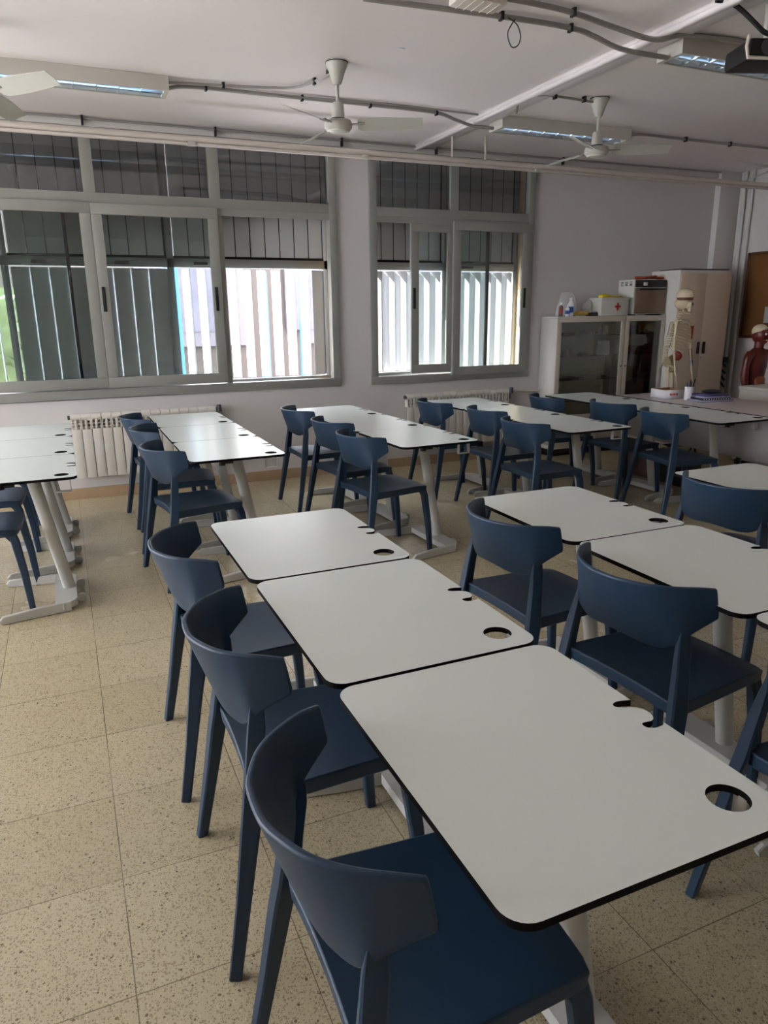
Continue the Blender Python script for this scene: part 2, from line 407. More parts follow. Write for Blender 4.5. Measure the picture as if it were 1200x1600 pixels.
# slat angle 0 = shut (in the wall plane), 90 = square to the wall
louvre('louvre_screen', -2.78, 2.45, [-2.75, -1.0, -.35, .30, .965, 2.42],
       'white vertical louvre screen outside the wide left window, its right slats turned open',
       [(-2.70, -1.03, 0, 112), (-.97, -.38, 0, 94), (-.31, .27, 0, 3), (.335, .925, 0, 3), (1.03, 2.27, 0, 106), (2.27, 2.39, 0, 5),
        (-2.70, -1.03, 1, 1), (-.97, -.38, 1, 1), (-.31, .27, 1, 1), (.335, .925, 1, 1), (1.0, 2.39, 1, 1)])
louvre('louvre_screen', 2.80, 4.62, [2.83, 3.70, 4.56],
       'white vertical louvre screen outside the narrow right window, lower slats half open',
       [(2.88, 3.66, 0, 146), (3.74, 4.52, 0, 147), (2.87, 3.66, 1, 1), (3.74, 4.52, 1, 1)])

struct(MB().box(4.575, 6.77, .87, 4.617, 6.975, 2.995).build('trim_5', M_OUTWALL, smooth=False))
struct(MB().box(2.425, 6.77, .87, 2.451, 6.975, 2.995).build('trim_6', M_OUTWALL, smooth=False))
# ------------------------------------------------------------------ outdoors
b = MB()
b.box(-25, WY + WT, -.6, 30, 40, -.3).box(-25, -30, -.6, XL - .2, WY + WT, -.3).box(XL - .2, -30, -.6, 30, YB - .2, -.3)
struct(b.build('ground_outside', M_GROUND, smooth=False))
struct(MB().box(XL - 3.0, YB - .2, 2.9, XL - .2, WY + WT, CZ + .15).build('unseen_sun_blocker', M_CEIL, smooth=False))  # unseen slab added to keep direct sun out of the left openings
bd = thing('facade', (6, 16, -.3), 0, 'tan building with pale panels seen between the open window slats', 'building')
inv = Matrix.Translation((-6, -16, .3))
MB().box(-4, 16, -.3, 22, 20, 7).build('wall', M_BUILD, bd, smooth=False, xf=inv)
for x in (1.5, 5.1, 8.4): MB().box(x, 15.9, .9, x + 2.2, 16, 3.0).build('panel', M_BUILD2, bd, smooth=False, xf=inv)
for x in (2.0, 4.6, 7.6): MB().box(x, 15.88, 1.2, x + 1.1, 15.96, 2.6).build('mural', M_VIOLET, bd, smooth=False, xf=inv)
for x, y in ((1.62, 11.5), (3.35, 13.0), (4.15, 13.2)):
    tag(MB().box(x - .07, y - .07, -.3, x + .07, y + .07, 2.25, b=.01).build('blue_post', M_BLUEX),
        'blue post standing outside, seen through the slats %s' % {1.62: 'beside the middle sash', 3.35: 'in the middle of the open bay', 4.15: 'at the right of the open bay'}[x], 'post', 'blue posts outside')
def hedge():
    b = MB(); rnd = random.Random(3)
    for k in range(2600):
        x = rnd.uniform(-3.6, -.25); y = rnd.uniform(10.2, 11.2); z = rnd.uniform(-.3, 2.1 + .3 * math.sin(x * 2))
        s = rnd.uniform(.04, .09); a = rnd.uniform(0, 2 * PI); t = rnd.uniform(-.8, .8)
        u = Vector((math.cos(a), math.sin(a), t)) * s; v = Vector((-math.sin(a), math.cos(a), .6)) * s * .6; c = Vector((x, y, z))
        b.add([c - u, c + v, c + u, c - v], [(0, 1, 2, 3)])
    b.box(-3.5, 10.45, -.3, -.35, 11.0, 1.9)
    return b
tag(hedge().build('hedge', M_LEAF, smooth=False), 'leafy green hedge outside at the left window edge', 'hedge')

# ------------------------------------------------------------------ desks
def notch_outline():
    hx, hy, r = .276, .350, .045
    pts = []
    def arc(cx_, cy_, a0, a1, n=7):
        for k in range(n + 1):
            a = math.radians(a0 + (a1 - a0) * k / n); pts.append((cx_ + r * math.cos(a), cy_ + r * math.sin(a)))
    arc(-hx + r, -hy + r, 180, 270); arc(hx - r, -hy + r, 270, 360)
    slot = [(hx, -.046), (.268, -.052), (.252, -.054), (.237, -.050), (.231, -.040), (.234, -.031), (.246, -.030), (.258, -.031), (.269, -.024), (.2755, -.010),
            (.2755, .006), (.268, .018), (.256, .026), (.243, .031), (.233, .036), (.228, .043), (.231, .051), (.243, .0555), (.258, .054), (hx, .048)]
    sm = bez([(x, y, 0) for x, y in slot[1:-1]], 3)
    pts.append(slot[0]); pts.extend((p.x, p.y) for p in sm); pts.append(slot[-1])
    arc(hx - r, hy - r, 0, 90); arc(-hx + r, hy - r, 90, 180)
    hole = [(.203 + .036 * math.cos(2 * PI * k / 28), -.266 + .036 * math.sin(2 * PI * k / 28)) for k in range(28)]
    return pts, hole
def desk_top_mesh():
    out, hole = notch_outline()
    cu = bpy.data.curves.new('top_outline', 'CURVE'); cu.dimensions = '2D'; cu.fill_mode = 'BOTH'; cu.extrude = .007
    for ps in (out, hole):
        sp_ = cu.splines.new('POLY'); sp_.points.add(len(ps) - 1); sp_.use_cyclic_u = True
        for p, q in zip(sp_.points, ps): p.co = (q[0], q[1], 0, 1)
    tmp = bpy.data.objects.new('tmp', cu); C.objects.link(tmp)
    dg = bpy.context.evaluated_depsgraph_get(); me = bpy.data.meshes.new_from_object(tmp.evaluated_get(dg))
    bpy.data.objects.remove(tmp); bpy.data.curves.remove(cu)
    me.name = 'desk_top'; me.materials.clear(); me.materials.append(M_TOP); me.materials.append(M_CORE)
    me.transform(Matrix.Translation((0, 0, .753)))
    for p in me.polygons:
        p.material_index = 0 if (p.normal.z > .5) else 1; p.use_smooth = False
    return me
TOPME = desk_top_mesh()
def make_desk(loc, rz, label, group):
    t = thing('student_desk', loc, rz, label, 'desk', group)
    o = bpy.data.objects.new('desk_top', TOPME); C.objects.link(o); o.parent = t
    # slanted oval post
    MB().tube([(.165, 0, .045), (.045, 0, .735)], [.034, .034], 20, sy=.82, up=(1, 0, 0)).build('post', M_LEG, t)
    MB().box(-.12, -.24, .728, .14, .24, .748, b=.004).build('under_frame', M_BLACK, t)
    # foot: thick cross plate with two arms reaching back to the chair
    b = MB(); H = .055
    def prism(poly, z0, z1): n = len(poly); b.loft([[(x, y, z0) for x, y in poly], [(x, y, z1) for x, y in poly]])
    prism([(.088, -.235), (.088, .235), (.13, .262), (.185, .23), (.20, .20), (.20, -.20), (.185, -.23), (.13, -.262)], .018, H)
    for s in (-1, 1):
        b.bar([(.165, s * .243, H / 2 + .002), (.10, s * .252, H / 2 + .002), (-.03, s * .272, H / 2), (-.16, s * .295, H / 2 - .004), (-.178, s * .298, .016)],
              [(.02, H), (.02, H), (.02, H - .002), (.02, H - .012), (.02, .02)], up=(0, 0, 1), bev=.2)
    b.build('foot', M_LEG, t)
    for s in (-1, 1):
        MB().tube([(.224, s * .125 - .011, .026), (.224, s * .125 + .011, .026)], .024, 16).tube([(.195, s * .125, .03), (.224, s * .125, .026)], .006, 8).build('castor', M_LEG, t)
    MB().box(-.09, -.262, .715, -.02, -.245, .745, b=.003).tube([(-.085, -.252, .742), (-.085, -.252, .708)], [.012, .02], 10).build('latch', M_BLACK, t)
    b = MB()
    b.box(.165, -.275, .672, .170, -.248, .748).box(.238, -.275, .672, .243, -.248, .748).box(.165, -.275, .667, .243, -.248, .672)
    b.build('bag_hook', M_LEG, t)
    return t
DESK_H = .0
desks = [
 ((.733, .990), 0, 'front', 'white student desk nearest the camera, its near corner cut by the right edge'),
 ((.730, 1.703), 0, 'front', 'white student desk in the middle of the near row, directly behind the nearest desk'),
 ((.725, 2.416), 0, 'front', 'white student desk at the far end of the near row, in the picture centre'),
 ((1.842, 2.310), 0, 'front right', 'white student desk at the far end of the second near row, behind its wide-backed chair'),
 ((1.850, 1.602), 0, 'front right', 'white desk at the right picture edge, a wide chair back crossing its left edge'),
 ((1.868, .893), 0, 'front right', 'white desk mostly outside the right edge, only its rounded far corner showing'),
 ((3.005, 2.325), 0, 'right', 'white desk at the right edge, upper right, behind a broad curved chair back'),
 ((-.281, 4.280), 0, 'left', 'white student desk nearest in the left edge row, with castors and foot beside the aisle'),
 ((-.281, 4.984), 0, 'left', 'middle white student desk of the left edge row'),
 ((-.281, 5.688), 0, 'left', 'farthest white student desk of the left edge row, below the left window'),
 ((.857, 4.387), 0, 'second', 'nearest white student desk of the row in front of the left radiator'),
 ((.857, 5.091), 0, 'second', 'middle white student desk of the row in front of the left radiator'),
 ((.857, 5.795), 0, 'second', 'farthest white student desk in front of the left radiator'),
 ((2.083, 4.262), 2.2, 'third', 'nearest white desk of the centre far row, its slanted post and foot fully visible'),
 ((2.056, 4.963), 2.2, 'third', 'middle white student desk of the centre far row'),
 ((2.029, 5.664), 2.2, 'third', 'farthest white student desk of the centre far row, below the wall between the windows'),
 ((3.318, 4.250), 1.0, 'fourth', 'nearest white student desk of the row before the right radiator'),
 ((3.305, 4.951), 1.0, 'fourth', 'middle white student desk of the row before the right radiator'),
 ((3.292, 5.652), 1.0, 'fourth', 'farthest white student desk, touching the view of the right radiator'),
 ((4.512, 4.095), 0, 'fifth', "nearest white student desk of the row set against the teacher's desk"),
 ((4.512, 4.796), 0, 'fifth', "middle white student desk of the row set against the teacher's desk"),
 ((4.505, 5.497), 0, 'fifth', 'farthest white student desk of the right row, in front of the glass cabinets'),
]
d0 = None
for (x, y), rz, grp, lab in desks:
    g = 'white student desks set in rows'
    if d0 is None: d0 = make_desk((x, y, 0), math.radians(rz), lab, g)
    else: dup(d0, (x, y, 0), math.radians(rz), lab, g)

# ------------------------------------------------------------------ chairs
RIM = [(0, -.020), (.05, -.017), (.10, .001), (.14, .022), (.17, .047), (.20, .083), (.225, .122), (.245, .165)]
LOW = [(0, .046), (.05, .050), (.10, .060), (.14, .074), (.172, .085), (.198, .093), (.2165, .120), (.250, .183)]
ZLO = [.622, .619, .613, .612, .620, .640, .672, .712]
def make_chair(loc, rz, label, group):
    t = thing('chair', loc, rz, label, 'chair', group)
    # backrest shell
    half = []
    n = 5
    cols = []
    for i in range(len(RIM)):
        col = []
        for k in range(n + 1):
            v = k / n
            y = LOW[i][0] * (1 - v) + RIM[i][0] * v; x = LOW[i][1] * (1 - v) + RIM[i][1] * v; z = ZLO[i] * (1 - v) + .813 * v
            if i == len(RIM) - 1 and k == n: z -= .005
            if i == len(RIM) - 1 and k == 0: z += .006; x -= .004
            col.append(Vector((x, y, z)))
        cols.append(col)
    # resample smoothly along the curve
    grid = []
    for k in range(n + 1): grid.append(bez([c[k] for c in cols], 3))
    m_ = len(grid[0])
    def side(s_): return [[Vector((p.x, p.y * s_, p.z)) for p in row] for row in grid]
    L_, R_ = side(-1), side(1)
    rows = [list(reversed(L_[k]))[:-1] + R_[k] for k in range(n + 1)]
    N = len(rows[0]); th = .0065
    vs = []; 
    def nrm(k, j):
        a = rows[k][min(j + 1, N - 1)] - rows[k][max(j - 1, 0)]; b_ = rows[min(k + 1, n)][j] - rows[max(k - 1, 0)][j]
        return a.cross(b_).normalized()
    for sgn in (1, -1):
        for k in range(n + 1):
            for j in range(N): vs.append(rows[k][j] + nrm(k, j) * th * sgn)
    fs = []; o2 = (n + 1) * N
    for k in range(n):
        for j in range(N - 1):
            a = k * N + j; fs.append((a, a + 1, a + N + 1, a + N)); fs.append((o2 + a, o2 + a + N, o2 + a + N + 1, o2 + a + 1))
    for j in range(N - 1):
        fs.append((j, o2 + j, o2 + j + 1, j + 1)); a = n * N + j; fs.append((a, a + 1, o2 + a + 1, o2 + a))
    for k in range(n):
        a = k * N; fs.append((a, a + N, o2 + a + N, o2 + a)); a = k * N + N - 1; fs.append((a, o2 + a, o2 + a + N, a + N))
    bo = MB().add(vs, fs).build('backrest', M_BLUE, t, angle=60)
    bv = bo.modifiers.new('edge', 'BEVEL'); bv.width = .0045; bv.segments = 2; bv.limit_method = 'ANGLE'; bv.angle_limit = math.radians(50)
    # seat: dished slab with deeper rails
    nu, nv = 14, 12; top = []; 
    for i in range(nu + 1):
        u = i / nu; row = []
        for j in range(nv + 1):
            v = j / nv * 2 - 1
            hw = .232 * (1 - u) + .203 * u
            x = .070 + u * .437; 
            if i == 0: x += .012 * (1 - v * v)
            if i == nu: x += .010 * (1 - v * v)
            y = v * hw
            if abs(v) == 1 and i in (0, nu): x += (.010 if i == 0 else -.006); y *= .985
            z = .463 - .014 * (1 - v * v) * math.sin(PI * min(1, u * 1.15)) - (.010 * max(0, u - .85) / .15)
            row.append((x, y, z))
        top.append(row)
    vs = [p for r in top for p in r]; W_ = nv + 1; fs = []
    for i in range(nu):
        for j in range(nv): a = i * W_ + j; fs.append((a, a + W_, a + W_ + 1, a + 1))
    o_ = len(vs)
    for i in range(nu + 1):
        for j in range(nv + 1):
            x, y, z = top[i][j]; ed = i in (0, nu) or j in (0, nv)
            vs.append((x * .98 + .006, y * .985, .418 if ed else .446))
    for i in range(nu):
        for j in range(nv): a = o_ + i * W_ + j; fs.append((a, a + 1, a + W_ + 1, a + W_))
    for i in range(nu):
        for j in (0, nv): a = i * W_ + j; fs.append((a, a + W_, o_ + a + W_, o_ + a) if j else (a, o_ + a, o_ + a + W_, a + W_))
    for j in range(nv):
        for i in (0, nu): a = i * W_ + j; fs.append((a, a + 1, o_ + a + 1, o_ + a))
    so = MB().add(vs, fs).build('seat', M_BLUE, t, angle=50)
    bv = so.modifiers.new('edge', 'BEVEL'); bv.width = .005; bv.segments = 2; bv.limit_method = 'ANGLE'; bv.angle_limit = math.radians(45)
    for s in (-1, 1):
        b = MB()
        b.bar([(.000, s * .270, 0), (.036, s * .253, .20), (.066, s * .237, .38), (.078, s * .229, .44), (.090, s * .218, .55), (.101, s * .2085, .63), (.104, s * .2055, .665), (.102, s * .2045, .70)],
              [(.031, .025), (.037, .030), (.047, .034), (.052, .035), (.044, .032), (.042, .022), (.034, .013), (.016, .004)], up=(-.28, s, 0))
        b.build('leg', M_BLUE, t)
        b = MB()
        b.bar([(.530, s * .197, 0), (.516, s * .192, .20), (.492, s * .184, .385), (.480, s * .179, .44)],
              [(.030, .026), (.037, .032), (.043, .034), (.036, .030)], up=(0, 1, 0))
        # rounded knee between leg and rail
        b.bar([(.488, s * .183, .385), (.468, s * .184, .412), (.445, s * .186, .43)], [(.03, .024), (.026, .024), (.01, .02)], up=(0, 1, 0))
        b.build('leg', M_BLUE, t)
    return t
chairs = [
 (.212, .974, -1.0, 'dark blue plastic chair in the foreground, nearest the camera, tucked under the nearest desk'),
 (.216, 1.689, -1.5, 'dark blue plastic chair second in the near row, behind the foreground chair'),
 (.211, 2.414, -1.6, 'dark blue plastic chair third in the near row, at the far end beside the aisle'),
 (1.372, 2.240, 2.4, 'dark blue chair between the near desk rows, farther of the pair with wide backs'),
 (1.389, 1.569, 4.6, 'dark blue chair between the near rows, larger and nearer of the pair with wide backs'),
 (1.415, .894, .9, 'dark blue plastic chair cut off by the right picture edge, beside the nearest desk'),
 (2.536, 2.260, 5.8, 'blue chair with broad curved back at the right picture edge, before a white desk corner'),
 (-.829, 4.388, -3.4, 'dark blue plastic chair at the left picture edge, nearest of those under the left row'),
 (-.840, 5.067, -2.5, 'dark blue plastic chair at the left picture edge, just behind the nearest one there'),
 (-.835, 5.76, -1.0, 'dark blue plastic chair at the left edge, farthest, only a front leg showing'),
 (.370, 4.340, 8.6, 'dark blue plastic chair nearest of the three before the left radiator'),
 (.373, 5.138, -4.6, 'dark blue plastic chair, middle of the three before the left radiator'),
 (.361, 5.759, 2.8, 'dark blue plastic chair, farthest of the three before the left radiator'),
 (1.562, 4.238, 7.5, 'dark blue plastic chair nearest of the centre far row, seat fully visible'),
 (1.606, 4.891, 7.0, 'dark blue plastic chair in the middle of the centre far row'),
 (1.584, 5.64, .7, 'dark blue plastic chair farthest of the centre far row, its seat catching window light'),
 (2.798, 4.249, .2, 'blue plastic chair nearest of the row before the right radiator'),
 (2.906, 4.930, -2.0, 'blue plastic chair in the middle of the row before the right radiator'),
 (2.78, 5.58, -.7, 'blue plastic chair directly in front of the right radiator'),
 (3.996, 4.192, -9.0, "blue plastic chair nearest the teacher's desk, its leaning legs in full view"),
 (4.039, 4.800, 1.5, "blue plastic chair left of the one nearest the teacher's desk, pulled out from its desk"),
 (3.824, 5.423, -9.0, 'blue plastic chair in front of the tall glass cabinet side, farthest right row'),
]
c0 = None
for x, y, a, lab in chairs:
    if c0 is None: c0 = make_chair((x, y, 0), math.radians(a), lab, 'blue plastic classroom chairs')
    else: dup(c0, (x, y, 0), math.radians(a), lab, 'blue plastic classroom chairs')

# ------------------------------------------------------------------ radiators
def radiator(x0, n, p, label):
    t = thing('radiator', (x0 + n * p / 2, 6.65, .2), 0, label, 'radiator', 'white radiators below the windows')
    ox = -n * p / 2
    b = MB(); b.box(.003, -.038, 0, p - .003, -.026, .42, b=.004)
    b.box(p / 2 - .012, -.03, .0, p / 2 + .012, .03, .52)
    for dx in (.002, p / 2 - .004, p - .010): b.box(dx, -.036, .42, dx + .008, .03, .52)
    for z in (.432, .462, .492): b.box(.004, -.022, z, p - .004, .02, z + .012)
    b.loft([[(x, -.004 + .036 * math.cos(a), .52 + .032 * math.sin(a)) for a in [PI * 2 * k / 16 for k in range(16)]] for x in (.002, p - .002)])
    b.tube([(0, 0, .035), (p, 0, .035)], .022, 10)
    first = b.build('section', M_RADI, t); first.location = (ox, 0, 0)
    for i in range(1, n):
        o = first.copy(); C.objects.link(o); o.parent = t; o.location = (ox + i * p, 0, 0)
    MB().tube([(ox - .02, 0, .52), (ox, 0, .52)], .018, 10).build('end_plug', M_GREYD, t)
    MB().tube([(-ox, 0, .52), (-ox + .05, 0, .52)], .016, 10).tube([(-ox + .03, -.03, .50), (-ox + .03, -.03, .56)], .02, 10).box(-ox, -.02, .44, -ox + .03, .02, .52, b=.004).build('valve', M_GREYD, t)
    return t
radiator(-.005, 15, .0815, 'long white ribbed radiator on the wall under the wide left window')
radiator(3.135, 15, .0805, 'white ribbed radiator under the narrow right window, partly hidden by desks')
tag(MB().tube([(4.40, 6.66, .715), (4.78, 6.66, .70), (5.6, 6.66, .70)], .014, 10).build('heating_pipe', M_PIPEW), 'white heating pipe leading from the right radiator behind the cabinets', 'pipe')

# ------------------------------------------------------------------ ceiling things
t = thing('ceiling_rail', (1.5, 6.10, 2.82), 0, 'long white rail hanging below the ceiling in front of the window heads', 'rail')
MB().tube([(XL - 1.5, 0, .012), (XR - 1.5, 0, .012)], .024, 14).build('rail', M_PIPEW, t)
MB().box(XL - 1.5, -.022, -.034, XR - 1.5, .012, -.014, b=.003).build('track', M_PIPEW, t)
for x in (-1.85, 1.83, 2.165): MB().tube([(x, 0, .03), (x, 0, .23)], .009, 8).build('hanger', M_PIPEW, t)
for x in (-.42, 1.0, 2.72): MB().box(x - .03, -.032, -.036, x + .03, .02, -.008, b=.003).build('clip', M_FIX, t)

def fan(loc, ph, label, f=None):
    if f is not None: return dup(f, loc, ph, label, 'white three-bladed ceiling fans')
    t = thing('ceiling_fan', loc, ph, label, 'ceiling fan', 'white three-bladed ceiling fans')
    MB().lathe([(.055, 0), (.068, -.006), (.068, -.018), (.052, -.05), (.030, -.115), (.022, -.125)]).build('canopy', M_FAN, t)
    MB().lathe([(.062, -.001), (.071, -.002), (.071, -.0055), (.062, -.006)]).build('gasket', M_BLACK, t)
    MB().tube([(0, 0, -.11), (0, 0, -.26)], .011, 12).build('rod', M_FAN, t)
    MB().lathe([(.030, -.225), (.038, -.235), (.042, -.30), (.042, -.318)]).build('upper_housing', M_FAN, t)
    MB().lathe([(.040, -.315), (.046, -.316), (.046, -.326), (.03, -.328)]).build('collar', M_BLACK, t)
    MB().lathe([(.05, -.325), (.082, -.33), (.088, -.345), (.088, -.37), (.075, -.385), (.045, -.395), (.03, -.395)]).build('motor', M_FAN, t)
    MB().tube([(.065 * math.cos(2 * PI * k / 24), .065 * math.sin(2 * PI * k / 24), -.389) for k in range(25)], .005, 6).build('trim_ring', M_PIPEW, t)
    for k in range(3):
        R_ = Matrix.Rotation(k * 2 * PI / 3, 4, 'Z')
        b = MB(); tl = math.radians(-22)
        rings = []
        for r, wd in ((.125, .045), (.15, .062), (.30, .064), (.535, .050)):
            ring = []
            for u, h in ((-wd, .0015), (0, .0045), (wd, .0015), (wd, -.0015), (0, .001), (-wd, -.0015)):
                ring.append((r, u * math.cos(tl), -.352 + u * math.sin(tl) + h))
            rings.append(ring)
        b.loft(rings)
        bl = b.build('blade', M_FAN, t, xf=R_)
        MB().bar([(.075, 0, -.350), (.11, 0, -.350), (.17, 0, -.350)], [(.02, .008), (.03, .006), (.045, .005)], up=(0, 0, 1)).build('blade_arm', M_PIPE, bl, xf=R_)
    return t
f0 = fan((1.77, 4.75, CZ), math.radians(-25), 'white ceiling fan hanging before the wide left window, in the upper centre')
fan((3.84, 4.79, CZ), math.radians(-27), 'white ceiling fan hanging below the fluorescent fixture near the right window', f0)
fan((-.24, 4.77, CZ), math.radians(-48), 'white ceiling fan at the left picture edge, two blades in view', f0)
fan((5.78, 4.79, CZ), math.radians(-53), 'white ceiling fan at the right edge, only one blade tip in view', f0)

def fixture(x0, y0, L_, W_, H_, z1, label, tm_=M_TUBED):
    t = thing('fluorescent_fixture', (x0 + L_ / 2, y0 + W_ / 2, z1), 0, label, 'ceiling light', 'white ceiling fluorescent fixtures')
    hl, hw = L_ / 2, W_ / 2
    b = MB(); b.box(-hl, -hw, -H_, hl, -hw + .014, -.012).box(-hl, hw - .014, -H_, hl, hw, -.012).box(-hl, -hw + .014, -H_, -hl + .03, hw - .014, -.012).box(hl - .03, -hw + .014, -H_, hl, hw - .014, -.012).box(-hl, -hw, -.012, hl, hw, 0)
    b.build('housing', M_FIX, t, smooth=False)
    b = MB(); n = 9; hi = hw - .022
    rings = []
    for x in (-hl + .03, hl - .03): rings.append([(x, -hi, -H_ + .004), (x, -hi * .8, -H_ + .03), (x, -hi * .45, -H_ + .045), (x, 0, -H_ + .02), (x, hi * .45, -H_ + .045), (x, hi * .8, -H_ + .03), (x, hi, -H_ + .004)])
    b.loft(rings, cap=False, closed=False)
    b.build('reflector', M_MIRROR, t)
    b = MB()
    for i in range(1, n):
        x = -hl + .03 + (L_ - .06) * i / n
        b.box(x - .003, -hi, -H_ + .001, x + .003, hi, -H_ + .022)
    b.box(-hl + .03, -.004, -H_ + .001, hl - .03, .004, -H_ + .022)
    b.build('louvre', M_MIRROR, t)
    for s in (-1, 1): MB().tube([(-hl + .05, s * hi * .5, -H_ + .032), (hl - .05, s * hi * .5, -H_ + .032)], .011, 10).build('tube', tm_, t)
    return t
fixture(-.46, 5.39, 1.30, .20, .09, CZ - .001, 'long white fluorescent fixture at the upper left, bluish reflector beneath', M_TUBE)
fixture(3.415, 5.43, 1.30, .20, .09, CZ - .001, 'white fluorescent fixture behind the right fan with mirrored louvre')
fixture(3.44, 3.59, 1.30, .20, .09, CZ - .001, 'white fluorescent fixture in the top right corner beside the projector')

def conduit(pts, r, label, clips=(), n=6):
    P_ = bez(pts, n); t = thing('conduit', pts[0], 0, label, 'conduit', 'grey conduits on the ceiling')
    inv = Matrix.Translation(-Vector(pts[0]))
    MB().tube(P_, r, 8).build('pipe', M_PIPE, t, xf=inv)
    for (x, y, z) in clips: MB().box(x - .008, y - .018, z - .02, x + .008, y + .018, CZ, b=.002).build('saddle_clip', M_BLACK, t, xf=inv)
    return t
z = 3.03
conduit([(.84, 5.50, z - .03), (1.0, 5.51, z), (1.5, 5.50, z), (2.4, 5.48, z), (2.85, 5.50, z), (3.05, 5.54, z - .025), (3.2, 5.57, z - .045), (3.30, 5.57, z - .05), (3.42, 5.57, z - .05)], .013,
        'grey conduit running from the left fixture to the right fixture across the ceiling', [(1.1, 5.5, z), (1.78, 5.5, z), (2.3, 5.485, z), (2.86, 5.5, z)])
conduit([(.84, 5.44, z - .01), (1.1, 5.42, z), (1.5, 5.34, z), (1.66, 5.27, z), (1.74, 5.1, z), (1.765, 4.84, z - .02)], .009,
        'thin grey conduit bending up to the canopy of the centre fan', [(1.2, 5.41, z), (1.74, 5.1, z), (1.765, 4.9, z)])
conduit([(1.85, 5.47, z), (2.4, 5.43, z + .004), (3.2, 5.45, z + .004)], .007, 'thin wire running beside the ceiling conduit behind the centre fan')
conduit([(4.715, 5.50, z - .05), (4.85, 5.50, z), (5.4, 5.50, z), (6.5, 5.50, z), (7.38, 5.50, z)], .011, 'grey conduit running from the right fixture to the right wall', [(5.4, 5.5, z), (5.95, 5.5, z)])
conduit([(3.42, 5.25, z - .01), (3.30, 5.03, z), (3.28, 4.90, z), (3.35, 4.80, z), (3.5, 4.80, z), (3.78, 4.79, z - .01)], .009, 'thin grey conduit curving to the canopy of the right fan', [(3.45, 4.8, z), (3.70, 4.79, z)])
conduit([(1.55, 3.76, z), (2.35, 3.70, z), (2.75, 3.70, z), (2.9, 3.70, z - .02), (3.1, 3.70, z - .06), (3.43, 3.69, z - .07)], .014, 'grey conduit crossing the top of the picture into the corner fixture', [(2.3, 3.7, z), (2.74, 3.7, z)])
conduit([(1.9, 3.50, z), (2.33, 3.50, z), (2.6, 3.52, z), (2.9, 3.55, z - .02), (3.2, 3.55, z - .045), (3.5, 3.52, z), (4.6, 3.5, z)], .014, 'upper grey conduit passing over the ceiling beam at the top edge', [(2.62, 3.52, z), (3.9, 3.51, z)])
conduit([(XL + .1, 6.63, 3.03), (0, 6.63, 3.03), (3, 6.63, 3.03), (7.05, 6.60, 3.03)], .009, 'thin conduit along the ceiling edge above the windows', [(.35, 6.63, 3.0), (1.38, 6.63, 3.0), (2.5, 6.63, 3.0), (3.45, 6.63, 3.0), (4.9, 6.63, 3.0)])
# emergency luminaire and hanging loop
t = thing('emergency_light', (2.07, 3.55, CZ), 0, 'small translucent emergency light on the ceiling at the top edge', 'emergency light')
MB().box(-.14, -.075, -.022, .14, .075, 0, b=.008).build('base', M_FIX, t)
b = MB(); b.box(-.13, -.068, -.055, .13, .068, -.02, b=.014)
for k in range(-2, 3): b.box(k * .045 - .002, -.066, -.057, k * .045 + .002, .066, -.054)
b.build('diffuser', M_PIPEW, t)
tag(MB().tube(bez([(2.385, 3.69, 3.03), (2.36, 3.69, 3.00), (2.335, 3.69, 2.95), (2.36, 3.69, 2.895), (2.40, 3.69, 2.905), (2.415, 3.69, 2.95), (2.39, 3.69, 3.0), (2.33, 3.68, 3.02)], 8), .0035, 8).build('cable_loop', M_GREYD),
    'grey cable loop dangling from the ceiling beside the emergency light', 'cable')
tag(MB().box(2.02, 4.37, CZ - .002, 2.06, 4.385, CZ + .001).build('tape_scrap', M_PAPER), 'small scrap of white tape stuck to the ceiling above the centre fan', 'tape')
# projector in the top right corner
t = thing('projector', (3.53, 3.10, 2.815), math.radians(-20), 'black and white projector hanging at the top right edge of the picture', 'projector')
MB().box(-.15, -.13, -.05, .15, .13, .045, b=.02).build('body', M_BLACK, t)
MB().tube([(-.165, -.135, .05), (-.175, -.14, .0), (-.16, -.135, -.048), (0, -.14, -.055), (.15, -.138, -.05)], .009, 8).build('white_trim', M_PIPEW, t)
MB().tube([(-.06, -.15, 0), (-.06, -.12, 0)], .035, 16).build('lens', M_GREYD, t)
MB().tube([(0, 0, .04), (0, 0, .235)], .02, 12).build('mount', M_FIX, t)
tag(MB().tube(bez([(3.20, 3.14, 3.035), (3.27, 3.12, 3.03), (3.33, 3.09, 2.99), (3.38, 3.05, 2.93), (3.42, 3.02, 2.885), (3.45, 2.99, 2.868)], 6), .012, 8).build('projector_cable', M_BLACK), 'thick black cable dropping from the ceiling to the projector', 'cable')

